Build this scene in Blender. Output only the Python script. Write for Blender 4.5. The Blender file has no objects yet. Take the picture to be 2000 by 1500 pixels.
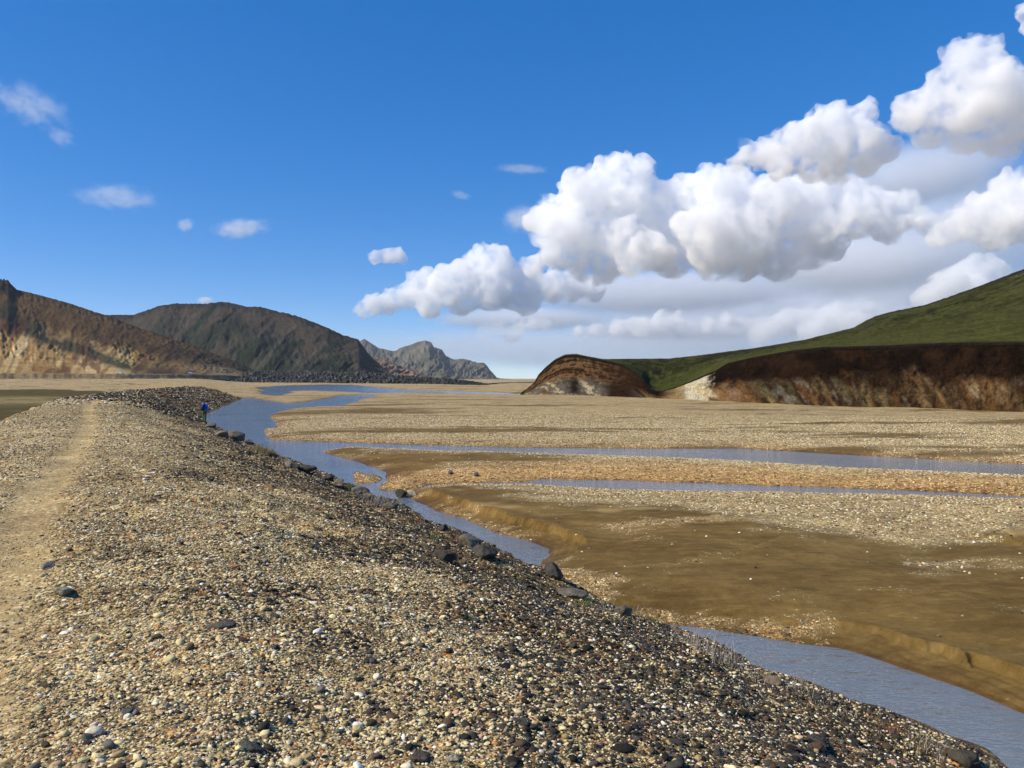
import bpy, bmesh, math, random
import numpy as np
from mathutils import Vector, Matrix, Euler
random.seed(7)
rng = np.random.default_rng(7)
scene = bpy.context.scene
col = scene.collection
R = math.radians

# ------------------------------------------------------------------ camera, sky, sun, exposure
F, CX, HY, H = 1502.0, 1000.0, 739.0, 3.6      # focal length in photo pixels, principal column, horizon row, eye height
cam_d = bpy.data.cameras.new('camera'); cam = bpy.data.objects.new('camera', cam_d); col.objects.link(cam)
cam.location = (0, 0, H); cam.rotation_euler = (R(90), 0, 0)
cam_d.sensor_width = 36; cam_d.lens = 36 * F / 2000; cam_d.shift_y = (HY - 750) / 2000
cam_d.clip_start = 0.1; cam_d.clip_end = 80000
scene.camera = cam

SUN_AZ, SUN_EL = -108.0, 41.0                    # azimuth from the view direction (negative = left), elevation
world = bpy.data.worlds.new('World'); scene.world = world; world.use_nodes = True
wn = world.node_tree; wn.nodes.clear()
wo = wn.nodes.new('ShaderNodeOutputWorld'); wb = wn.nodes.new('ShaderNodeBackground'); ws = wn.nodes.new('ShaderNodeTexSky')
ws.sky_type = 'NISHITA'; ws.sun_disc = False; ws.sun_elevation = R(SUN_EL); ws.sun_rotation = R(SUN_AZ)
ws.altitude = 600; ws.air_density = 0.6; ws.dust_density = 0.1; ws.ozone_density = 4.0
whs = wn.nodes.new('ShaderNodeHueSaturation'); whs.inputs['Hue'].default_value = 0.511; whs.inputs['Saturation'].default_value = 1.8
wgm = wn.nodes.new('ShaderNodeGamma'); wgm.inputs['Gamma'].default_value = 0.56
wn.links.new(ws.outputs[0], wgm.inputs['Color']); wn.links.new(wgm.outputs[0], whs.inputs['Color']); wn.links.new(whs.outputs[0], wb.inputs['Color'])
wb.inputs['Strength'].default_value = 0.285
wn.links.new(wb.outputs[0], wo.inputs['Surface'])

sun_d = bpy.data.lights.new('sun', 'SUN'); sun = bpy.data.objects.new('sun', sun_d); col.objects.link(sun)
sun_d.energy = 5.0; sun_d.angle = R(0.53); sun_d.color = (1.0, 0.91, 0.76)
_sd = Vector((math.sin(R(SUN_AZ)) * math.cos(R(SUN_EL)), math.cos(R(SUN_AZ)) * math.cos(R(SUN_EL)), math.sin(R(SUN_EL))))
sun.rotation_euler = _sd.to_track_quat('Z', 'Y').to_euler(); sun.location = (0, 0, 60)

vs = scene.view_settings
vs.view_transform = 'Standard'; vs.look = 'None'; vs.gamma = 1.0; vs.exposure = 0.22; vs.use_curve_mapping = False
cy = scene.cycles
cy.use_denoising = True; cy.max_bounces = 38; cy.diffuse_bounces = 3; cy.glossy_bounces = 3
cy.transparent_max_bounces = 12; cy.volume_bounces = 36; cy.use_adaptive_sampling = True; cy.adaptive_threshold = 0.015
cy.sample_clamp_indirect = 8.0

# ------------------------------------------------------------------ helpers
def gp(px, py, z=0.0):
    Y = F * (H - z) / (py - HY); return ((px - CX) / F * Y, Y)
def wp(px, py, Y):
    return ((px - CX) / F * Y, Y, H + (HY - py) / F * Y)

def _hash(xi, yi, zi, seed):
    h = (xi.astype(np.int64) * 374761393 + yi.astype(np.int64) * 668265263 + zi.astype(np.int64) * 2147483647 + seed * 144269504) & 0xffffffff
    h = ((h ^ (h >> 13)) * 1274126177) & 0xffffffff
    h = ((h ^ (h >> 16)) * 2246822519) & 0xffffffff
    return (h ^ (h >> 15)) & 0xffffffff
_pr = np.random.default_rng(99)
_PT = np.concatenate([_pr.permutation(512)] * 3).astype(np.int32); _GA = _pr.random(512) * 2 * math.pi
_GX = (np.cos(_GA) * 1.5).astype(np.float32); _GY = (np.sin(_GA) * 1.5).astype(np.float32)
def perlin(x, y, seed=0):
    x = np.asarray(x, float); y = np.asarray(y, float)
    xf = np.floor(x); yf = np.floor(y); fx = (x - xf).astype(np.float32); fy = (y - yf).astype(np.float32)
    xi = (xf.astype(np.int64) + seed * 31).astype(np.int32) & 511; yi = (yf.astype(np.int64) + seed * 57).astype(np.int32) & 511
    u = fx * fx * fx * (fx * (fx * 6 - 15) + 10); v = fy * fy * fy * (fy * (fy * 6 - 15) + 10)
    p0 = _PT[xi] + yi; p1 = _PT[xi + 1] + yi
    h = _PT[p0]; a = _GX[h] * fx + _GY[h] * fy
    h = _PT[p1]; b = _GX[h] * (fx - 1) + _GY[h] * fy
    h = _PT[p0 + 1]; c = _GX[h] * fx + _GY[h] * (fy - 1)
    h = _PT[p1 + 1]; d = _GX[h] * (fx - 1) + _GY[h] * (fy - 1)
    a += (b - a) * u; c += (d - c) * u
    return (a + (c - a) * v).astype(float)
def fbm(x, y, oct=4, seed=0, gain=0.5):
    s = 0; a = 1.0; t = 0
    for i in range(oct):
        s = s + a * perlin(x * 2 ** i + 17.3 * i, y * 2 ** i - 9.1 * i, seed + i); t += a; a *= gain
    return s / t * 1.35
def ridged(x, y, oct=4, seed=0):
    s = 0; a = 1.0; t = 0
    for i in range(oct):
        s = s + a * (1 - np.abs(perlin(x * 2 ** i + 3.7 * i, y * 2 ** i + 5.1 * i, seed + i)) * 1.6); t += a; a *= 0.5
    return s / t
def perlin3(x, y, z, seed=0):
    xi = np.floor(x); yi = np.floor(y); zi = np.floor(z); fx = x - xi; fy = y - yi; fz = z - zi
    f = lambda t: t * t * (3 - 2 * t)
    u, v, w = f(fx), f(fy), f(fz)
    def val(i, j, k): return _hash(xi + i, yi + j, zi + k, seed) / 4294967296.0 * 2 - 1
    l = lambda a, b, t: a + (b - a) * t
    return l(l(l(val(0,0,0), val(1,0,0), u), l(val(0,1,0), val(1,1,0), u), v), l(l(val(0,0,1), val(1,0,1), u), l(val(0,1,1), val(1,1,1), u), v), w)
def sstep(a, b, x):
    t = np.clip((x - a) / (b - a), 0, 1); return t * t * (3 - 2 * t)
def mix(a, b, t): return a + (b - a) * t

def poly_sd(x, y, pts, closed=True):
    """signed distance (positive outside) to a polygon, or plain distance to a polyline"""
    p = np.asarray(pts, float); n = len(p)
    d2 = np.full(x.shape, 1e18); ins = np.zeros(x.shape, bool)
    for i in range(n if closed else n - 1):
        ax, ay = p[i]; bx, by = p[(i + 1) % n]; ex, ey = bx - ax, by - ay
        t = np.clip(((x - ax) * ex + (y - ay) * ey) / (ex * ex + ey * ey + 1e-12), 0, 1)
        dx = x - ax - t * ex; dy = y - ay - t * ey
        d2 = np.minimum(d2, dx * dx + dy * dy)
        if closed:
            c = ((ay > y) != (by > y))
            if ey != 0: ins ^= c & (x < ex * (y - ay) / ey + ax)
    d = np.sqrt(d2)
    return np.where(ins, -d, d) if closed else d

def tag(o, label=None, cat=None, group=None, kind=None):
    if label: o['label'] = label
    if cat: o['category'] = cat
    if group: o['group'] = group
    if kind: o['kind'] = kind
    return o
def link(name, me, mat=None, parent=None):
    o = bpy.data.objects.new(name, me); col.objects.link(o)
    if mat is not None and len(me.materials) == 0: me.materials.append(mat)
    if parent is not None: o.parent = parent
    return o
def empty(name, loc=(0, 0, 0), rz=0.0):
    o = bpy.data.objects.new(name, None); col.objects.link(o); o.location = loc; o.rotation_euler = (0, 0, rz); return o
def mesh_np(name, co, quads, attrs=None, normals=None, smooth=True):
    me = bpy.data.meshes.new(name); nv = len(co); nf = len(quads); k = quads.shape[1]
    me.vertices.add(nv); me.vertices.foreach_set('co', np.ascontiguousarray(co, np.float32).ravel())
    me.loops.add(nf * k); me.loops.foreach_set('vertex_index', np.ascontiguousarray(quads, np.int32).ravel())
    me.polygons.add(nf); me.polygons.foreach_set('loop_start', np.arange(0, nf * k, k, dtype=np.int32))
    me.polygons.foreach_set('use_smooth', np.full(nf, smooth, bool))
    me.update(calc_edges=True)
    for an, av in (attrs or {}).items():
        a = me.attributes.new(an, 'FLOAT_COLOR', 'POINT'); b = np.ones((nv, 4), np.float32); b[:, :av.shape[1]] = av
        a.data.foreach_set('color', b.ravel())
    if normals is not None: me.normals_split_custom_set_from_vertices(normals.astype(np.float32))
    return me
def grid_quads(nr, nc):
    i = np.arange((nr - 1) * (nc - 1)); r = i // (nc - 1); c = i % (nc - 1); a = r * nc + c
    return np.stack([a, a + 1, a + nc + 1, a + nc], 1)
def grid_normals(P):
    du = np.gradient(P, axis=1); dv = np.gradient(P, axis=0); n = np.cross(du, dv)
    n /= np.linalg.norm(n, axis=2, keepdims=True) + 1e-12
    n[n[..., 2] < 0] *= -1
    return n

# --- material building
class NT:
    def __init__(s, name):
        s.m = bpy.data.materials.new(name); s.m.use_nodes = True; s.t = s.m.node_tree; s.t.nodes.clear()
        s.out = s.t.nodes.new('ShaderNodeOutputMaterial')
    def n(s, kind, ins=None, **kw):
        nd = s.t.nodes.new(kind)
        for k, v in kw.items(): setattr(nd, k, v)
        for k, v in (ins or {}).items():
            sock = nd.inputs[k]
            if hasattr(v, 'is_output') or isinstance(v, bpy.types.NodeSocket): s.t.links.new(v, sock)
            else: sock.default_value = v
        return nd
    def math(s, op, a, b=0.0, clamp=False):
        return s.n('ShaderNodeMath', {0: a, 1: b}, operation=op, use_clamp=clamp).outputs[0]
    def mixc(s, f, a, b, mode='MIX'):
        nd = s.n('ShaderNodeMix', {0: f, 6: a, 7: b}, data_type='RGBA', blend_type=mode); return nd.outputs[2]
    def mapr(s, v, a, b, c=0.0, d=1.0, smooth=True):
        return s.n('ShaderNodeMapRange', {0: v, 1: a, 2: b, 3: c, 4: d}, interpolation_type='SMOOTHSTEP' if smooth else 'LINEAR').outputs[0]
    def noise(s, vec, scale, detail=4.0, rough=0.55):
        return s.n('ShaderNodeTexNoise', {'Vector': vec, 'Scale': scale, 'Detail': detail, 'Roughness': rough}).outputs[0]
    def ramp(s, v, stops, mode='LINEAR'):
        nd = s.n('ShaderNodeValToRGB', {0: v}); cr = nd.color_ramp; cr.interpolation = mode
        while len(cr.elements) < len(stops): cr.elements.new(0.5)
        for e, (p, c) in zip(cr.elements, stops): e.position = p; e.color = (*c, 1)
        return nd.outputs[0]
    def pos(s): return s.n('ShaderNodeNewGeometry').outputs['Position']
    def scaled(s, v, sc): return s.n('ShaderNodeVectorMath', {0: v, 1: sc}, operation='MULTIPLY').outputs[0]
    def attr(s, name, kind='GEOMETRY'):
        nd = s.n('ShaderNodeAttribute', attribute_name=name, attribute_type=kind)
        return nd
    def bsdf(s, color, rough=0.8, spec=0.3, bump=None, strength=0.5, dist=0.02, **kw):
        ins = {'Base Color': color, 'Roughness': rough, 'Specular IOR Level': spec}; ins.update(kw)
        if bump is not None: ins['Normal'] = s.n('ShaderNodeBump', {'Height': bump, 'Strength': strength, 'Distance': dist}).outputs[0]
        b = s.n('ShaderNodeBsdfPrincipled', ins); s.t.links.new(b.outputs[0], s.out.inputs['Surface']); return s.m
def rgba(c): return (c[0], c[1], c[2], 1.0)
def simple(name, c, rough=0.7, spec=0.3, metallic=0.0, var=0.25, scale=8.0):
    m = NT(name); nz = m.noise(m.pos(), scale, 3)
    cc = m.mixc(m.mapr(nz, 0.3, 0.7), rgba([v * (1 - var) for v in c]), rgba([min(1, v * (1 + var)) for v in c]))
    return m.bsdf(cc, rough, spec, Metallic=metallic)

# ------------------------------------------------------------------ the plan of the place (traced, then laid out on the ground in metres)
# centre line of the embankment: runs ahead-left, then bends right and ends
_h = lambda s: R(mix(-28.0, -16.0, float(sstep(58, 92, np.array(s)))))
DS = 2.0; _c = [(0.0, 0.0)]
s_ = 0.0
while s_ < 158: _c.append((_c[-1][0] + math.sin(_h(s_)) * DS, _c[-1][1] + math.cos(_h(s_)) * DS)); s_ += DS
_b = []
for k in range(1, 16): _b.append((-math.sin(R(-28)) * k * DS, -math.cos(R(-28)) * k * DS))
CL = np.array(_b[::-1] + _c); CL_S0 = -15 * DS
CLs = CL[::3] if (len(CL) - 1) % 3 == 0 else np.vstack([CL[::3], CL[-1:]])
def dike_us(x, y):
    best = np.full(x.shape, 1e18); U = np.zeros(x.shape); S = np.zeros(x.shape); acc = CL_S0
    for i in range(len(CLs) - 1):
        ax, ay = CLs[i]; ex, ey = CLs[i + 1] - CLs[i]; L = math.hypot(ex, ey)
        tt = ((x - ax) * ex + (y - ay) * ey) / (L * L); t = np.clip(tt, 0, 1)
        dx = x - ax - t * ex; dy = y - ay - t * ey; d = dx * dx + dy * dy
        m = d < best; best = np.where(m, d, best)
        u = (x - ax) * ey / L - (y - ay) * ex / L
        over = tt * L if i == len(CLs) - 2 else t * L
        U = np.where(m, u, U); S = np.where(m, acc + over, S); acc += L
    return U, S

G = lambda pts, z=0.0: [gp(a, b, z) for a, b in pts]
def dk(s, u):   # point on the embankment grid
    s = max(min(s, 150), -29); k = (s - CL_S0) / DS; i = int(k); f = k - i; i = min(i, len(CL) - 2)
    p = CL[i] * (1 - f) + CL[i + 1] * f; t = CL[i + 1] - CL[i]; t = t / np.hypot(*t)
    return (p[0] + t[1] * u, p[1] - t[0] * u)
W_LOW = G([(1335, 1222), (1400, 1230), (1480, 1244), (1560, 1257), (1640, 1265), (1700, 1284), (1800, 1318), (1900, 1352), (2000, 1393), (2300, 1530)]) + [(9.5, 2.0), (14, -8), dk(-20, 5.2), dk(-8, 5.2), dk(0, 5.4), dk(6, 5.6), dk(9.5, 6.6)]
W_UP = G([(1040, 1112), (1072, 1085), (1076, 1073), (1045, 1059), (970, 1041), (910, 1014), (850, 997), (806, 976), (792, 966), (835, 950), (900, 946), (1020, 947), (1050, 948), (1200, 957), (1325, 960), (1500, 962), (1750, 967), (2000, 976), (2300, 986), (2300, 978), (2000, 970), (1750, 957), (1550, 950), (1400, 945), (1200, 938), (1060, 936), (1030, 941), (900, 943.5), (840, 946), (800, 961), (735, 957.5), (741, 950), (752, 942), (756, 938), (753, 922), (700, 903), (640, 887), (626, 882), (683, 874), (860, 882), (1000, 885), (1300, 895), (1450, 902), (1650, 915), (2000, 930), (2300, 944),
    (2300, 921), (2000, 907), (1625, 887), (1450, 876), (1250, 876), (1000, 874), (860, 870), (652, 863.5), (574, 861), (532, 860), (522, 855), (519, 839), (543, 836), (545, 834), (532, 820.6), (522, 813), (537, 807.6), (569, 798.5), (621, 795), (675, 793), (683, 787), (709, 779), (732, 777), (737, 771.5), (704, 771), (665, 772.5), (639, 779), (600, 785), (561, 787), (530, 784), (500, 777), (470, 775.5)]) + [dk(132, 6), dk(120, 5.6), dk(105, 5.5), dk(90, 5.5), dk(75, 5.5), dk(60, 5.5), dk(45, 5.5), dk(30, 5.5), dk(20, 5.6), dk(15.5, 6.4)]
W_UP = W_UP
W_ISLE = G([(690, 922), (704, 922), (716, 928), (733, 926), (748, 936), (742, 941), (728, 944), (694, 945), (691, 934)])
W_G = G([(512, 761), (560, 761.5), (575, 766), (548, 773.6), (512, 770.5)])
W_I = G([(498, 757), (560, 753), (640, 751), (700, 752.5), (770, 760), (850, 763), (950, 766), (1030, 769.5), (1025, 773), (900, 770), (800, 768), (740, 769.5), (680, 766), (600, 764), (567, 765), (515, 762)])
WATER = [W_LOW, W_UP, W_G, W_I]
SAND = [G([(785, 968), (850, 955), (930, 962), (1000, 975), (1150, 1000), (1350, 1008), (1480, 1022), (1550, 1052), (1700, 1085), (1830, 1118), (1950, 1120), (1960, 1050), (2300, 1030), (2300, 1700), (1320, 1235), (1250, 1200), (1100, 1120), (1050, 1060), (900, 1000)], 0.25),
        G([(672, 880), (760, 888), (860, 890), (960, 892), (1090, 902), (980, 908), (860, 914), (770, 921), (700, 900)], 0.1)]
ORANGE = [G([(735, 958), (760, 925), (880, 914), (1100, 905), (1400, 915), (1700, 930), (2100, 945), (2100, 968), (1750, 955), (1400, 943), (1100, 936), (900, 943), (800, 962)], 0.1)]
SCARP = [G([(800, 970), (850, 985), (910, 1000), (970, 1025), (1045, 1045), (1085, 1060)], 0.1), G([(1690, 1285), (1760, 1303), (1850, 1325), (1950, 1360), (2100, 1425)], 0.1)]
LEDGE = [(G([(1420, 1202), (1480, 1192), (1560, 1188), (1640, 1184), (1720, 1178)], 0.33), 0.035), (G([(1925, 1050), (1960, 1040), (1985, 1060), (2040, 1075)], 0.33), -0.05),
         (G([(1460, 1075), (1500, 1058), (1530, 1050)], 0.33), 0.05), (G([(1690, 1258), (1720, 1275), (1800, 1292), (1860, 1300)], 0.3), -0.03)]
MOSS = G([(-900, 764), (0, 765), (110, 764), (240, 768.5), (270, 772), (240, 790), (120, 830), (0, 850), (-900, 900)], 0.35)
PATCH = [G([(1085, 1108), (1130, 1112), (1190, 1135), (1205, 1155), (1150, 1158), (1100, 1135)], 0.2), G([(1270, 1196), (1340, 1200), (1450, 1222), (1560, 1248), (1540, 1256), (1440, 1240), (1330, 1222)], 0.08), G([(1180, 1020), (1300, 1015), (1450, 1012), (1450, 1017), (1320, 1023), (1190, 1026)], 0.33), G([(1450, 1208), (1520, 1196), (1600, 1192), (1580, 1204), (1490, 1218)], 0.3), G([(860, 985), (905, 1000), (960, 1022), (1020, 1040), (1010, 1050), (940, 1030), (880, 1006)], 0.1)]
DRY = [G([(915, 976), (960, 976), (1015, 980), (1025, 985), (980, 988), (935, 983)], 0.33), G([(1160, 993), (1230, 988), (1310, 986), (1300, 991), (1230, 996), (1180, 998)], 0.33), G([(1925, 1030), (1990, 1020), (2060, 1025), (2060, 1058), (1990, 1056), (1935, 1045)], 0.33), G([(1240, 1178), (1280, 1172), (1300, 1176), (1262, 1182)], 0.3)]

def plain_part(x, y, r):
    px = CX + F * x / np.maximum(y, 1.0)
    wob = fbm(x * 0.9, y * 0.9, 3, 5) * 0.16 * sstep(6, 16, r) + fbm(x * 0.11, y * 0.07, 4, 9) * np.clip(r * r / 9000.0, 0, 3.5)
    sd = np.full(x.shape, 1e9)
    for w in WATER: sd = np.minimum(sd, poly_sd(x, y, w))
    sd = np.maximum(sd, -poly_sd(x, y, W_ISLE)) + wob * 0.6
    rise = sstep(500, 370, px) * 0.0074 * np.clip(r - 150, 0, 400) * (y > 0)
    ssd = np.full(x.shape, 1e9)
    for s in SAND: ssd = np.minimum(ssd, poly_sd(x, y, s))
    near_sand = sstep(1.5, -1.0, ssd) * sstep(30, 24, r)
    q = np.clip(sd, 0, 400); A = 0.26 + 0.12 * near_sand
    land = A * (1 - np.exp(-q / 1.7)) + 0.03 * (1 - np.exp(-q / 0.3))
    nr = np.flatnonzero(r < 32); X, Y = x[nr], y[nr]; sc = np.zeros(X.shape)     # cut banks and ledges only stand near
    for s in SCARP: sc = np.maximum(sc, np.exp(-(poly_sd(X, Y, s, False) / 0.9) ** 2))
    scn = fbm(X * 2.3, Y * 2.3, 3, 31); Q = q[nr]
    scz = 0.12 * np.clip(Q / 0.5, 0, 1) + 0.17 * sstep(0.0, 0.07, Q - 0.5 - 0.3 * fbm(X * 0.8, Y * 0.8, 3, 38) - 0.05 * fbm(X * 5, Y * 5, 3, 37)) + 0.005 * np.sin(Q * 42 + scn * 2) * (Q < 0.5)
    land[nr] = mix(land[nr], scz, np.clip(sc * 1.6, 0, 1))
    relief = fbm(x * 0.05, y * 0.09, 4, 3) * 0.16 + fbm(x * 0.35, y * 0.5, 3, 4) * 0.035 * (1 - 0.6 * near_sand)
    land = land + relief * (1 - np.exp(-q / 6.0)) * sstep(0.2, 3, q) + rise
    bed = -0.42 * (1 - np.exp(-np.clip(-sd, 0, 100) / 0.9))
    z = np.where(sd > 0, np.maximum(land, 0.012 * (1 - np.exp(-q / 0.05))), bed)
    add = np.zeros(X.shape); dry = np.zeros(x.shape); dr = np.zeros(X.shape); dnz = fbm(X * 1.6, Y * 2.4, 3, 36) * 0.3
    for pl, hh in LEDGE:
        d = poly_sd(X, Y, pl, False); p0 = np.array(pl[0]); e = np.array(pl[-1]) - p0
        side = np.sign((X - p0[0]) * e[1] - (Y - p0[1]) * e[0])
        add += hh * np.tanh(side * (d + 0.03 * scn) / 0.03) * np.exp(-(d / 0.55) ** 2)
    add += (perlin(X * 2.1 + 0.8 * perlin(X * 0.7, Y * 0.7, 71), Y * 6.6 + X * 1.5, 70) * 0.005 + fbm(X * 0.7, Y * 0.9, 3, 72) * 0.03) * near_sand[nr]
    z[nr] += np.where(sd[nr] > 0.1, add, 0)
    for pl in DRY: dr = np.maximum(dr, sstep(0.25, -0.25, poly_sd(X, Y, pl) + dnz))
    dry[nr] = dr
    gn = fbm(x * 0.22, y * 0.5, 4, 21); gn2 = fbm(x * 0.03, y * 0.13, 5, 22, 0.6)
    gravel = sstep(-0.5, 2.4, ssd + gn * 2.2 + fbm(x * 2, y * 2, 3, 24) * 0.8)
    gp_ = np.full(X.shape, 1e9)
    for pl in PATCH: gp_ = np.minimum(gp_, poly_sd(X, Y, pl))
    gpm = sstep(0.35, -0.15, gp_ + fbm(X * 1.8, Y * 3.0, 3, 39) * 0.5)
    gravel[nr] = np.maximum(gravel[nr], gpm * 0.58)
    streak = sstep(0.1, 0.42, gn2 + 0.3 * gn) * sstep(24, 40, r)
    gravel = gravel * (1 - 0.9 * streak) * sstep(-0.05, 0.12, sd + 0.1)
    orange = sstep(1.5, -2.0, poly_sd(x, y, ORANGE[0]) + gn) * 0.85 + 0.75 * np.exp(-np.clip(sd, 0, 50) / 0.6) * sstep(14, 22, r)
    orange[nr] = np.maximum(orange[nr], gpm * 0.4)
    wet = np.exp(-np.clip(sd, 0, 90) / (0.28 + 0.5 * sstep(20, 60, r)))
    moss = sstep(2.0, -3.0, poly_sd(x, y, MOSS) + gn * 5)
    mosst = np.clip(np.exp(-((y - 112 + 14 * fbm(x * 0.03, y * 0.05, 3, 33)) / 17.0) ** 2) * 0.95 + 0.15 * gn, 0, 1)
    return dict(z=z, sd=sd, ssd=ssd, near_sand=near_sand, dry=dry, gravel=gravel, streak=streak, orange=np.clip(orange, 0, 1), wet=wet, moss=moss, mosst=mosst, dark=np.clip(0.02 + 0.3 * gn2, 0, 1))
def bank_part(x, y, u, s):
    un = u + fbm(x * 0.45, y * 0.45, 3, 11) * 0.55
    top = 2.0 - 0.012 * (u + 1.0) ** 2
    right = 2.0 - 2.0 * np.clip((un - 0.4) / 6.9, 0, 2) ** 1.35
    left = 2.0 - 0.6 * np.clip(-3.1 - un, 0, 20)
    far = sstep(60, 100, s)
    dz = np.minimum(np.minimum(top, right), left) - 2.6 * np.clip((s - 146) / 8.0, 0, 1) ** 2 + far * 0.1
    pth = np.exp(-((u + 0.62 + 0.14 * np.sin(s * 0.16) + 0.1 * fbm(x * 0.5, y * 0.5, 2, 77)) / 0.36) ** 2) * (s < 64)
    ond = sstep(0.0, 0.3, dz)
    dz = dz + (fbm(x * 0.6, y * 0.6, 3, 12) * 0.07 + fbm(x * 3.1, y * 3.1, 3, 13) * 0.018 * (1 - 0.7 * pth)) * ond - pth * 0.05
    dz = dz + far * fbm(x * 0.5, y * 0.5, 4, 14) * 0.22 * ond
    dn = fbm(x * 0.42, y * 0.42, 4, 26); dn2 = fbm(x * 0.11, y * 0.11, 3, 27)
    dark = 0.08 + 0.26 * sstep(1.8, 4.6, u) + 0.5 * sstep(0.4, 4.0, u + dn * 2.2) + 0.3 * dn2 + 0.25 * dn + 0.10 * sstep(6, 2, s) * sstep(0, 3, u)
    dark = mix(dark, 1.1 - 0.5 * sstep(-0.8, -3, u) - 0.35 * sstep(5.6, 7.2, u), sstep(56, 80, s + dn * 6))
    gravel = 1.0 - 0.35 * sstep(0.0, 0.5, fbm(x * 0.9, y * 0.9, 3, 29))
    veg = np.exp(-((u - 6.6) / 0.9) ** 2) * sstep(-0.25, 0.35, fbm(x * 0.8, y * 0.8, 3, 34) + 0.1)
    return dict(z=dz, path=pth, dark=np.clip(dark, 0, 1), gravel=gravel, veg=veg)
def terrain(x, y):
    """height and surface masks at world x, y"""
    x = np.asarray(x, float); y = np.asarray(y, float); n = len(x)
    r = np.hypot(x, y); u, s = dike_us(x, y)
    bi = np.flatnonzero((u > -9) & (u < 9.5) & (s < 156))
    B = bank_part(x[bi], y[bi], u[bi], s[bi])
    bz = np.full(n, -9.0); bz[bi] = B['z']
    pi = np.flatnonzero(bz < 0.7)
    P = plain_part(x[pi], y[pi], r[pi])
    out = dict(u=u, s=s, r=r)
    for k, v in P.items():
        a = np.full(n, {'z': -9.0, 'sd': 50.0, 'ssd': 50.0}.get(k, 0.0)); a[pi] = v; out[k] = a
    isd = bz > out['z']; out['isd'] = isd
    out['z'] = np.where(isd, bz, out['z'])
    for k in ('dark', 'gravel'):
        a = np.zeros(n); a[bi] = B[k]; out[k] = np.where(isd, a, out[k])
    for k in ('path', 'veg'):
        a = np.zeros(n); a[bi] = B[k]; out[k] = a * isd
    out['orange'] = np.where(isd, 0.06, out['orange']); out['wet'] = out['wet'] * (~isd); out['moss'] = out['moss'] * (~isd) * (u < 0)
    return out
def tz(x, y): return float(terrain(np.array([x]), np.array([y]))['z'][0])
def settle(pts, lo=-1.0):
    """ground points seen at the given photo pixels, all found together"""
    a = np.array([p[0] for p in pts], float); b = np.array([p[1] for p in pts], float); zz = np.full(len(a), 0.8)
    for _ in range(16):
        Y = F * (H - zz) / (b - HY); X = (a - CX) / F * Y; zz = 0.5 * zz + 0.5 * np.maximum(terrain(X, Y)['z'], lo)
    Y = F * (H - zz) / (b - HY); return {(p[0], p[1]): (float((p[0] - CX) / F * yy), float(yy), float(zv)) for p, yy, zv in zip(pts, Y, zz)}

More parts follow.
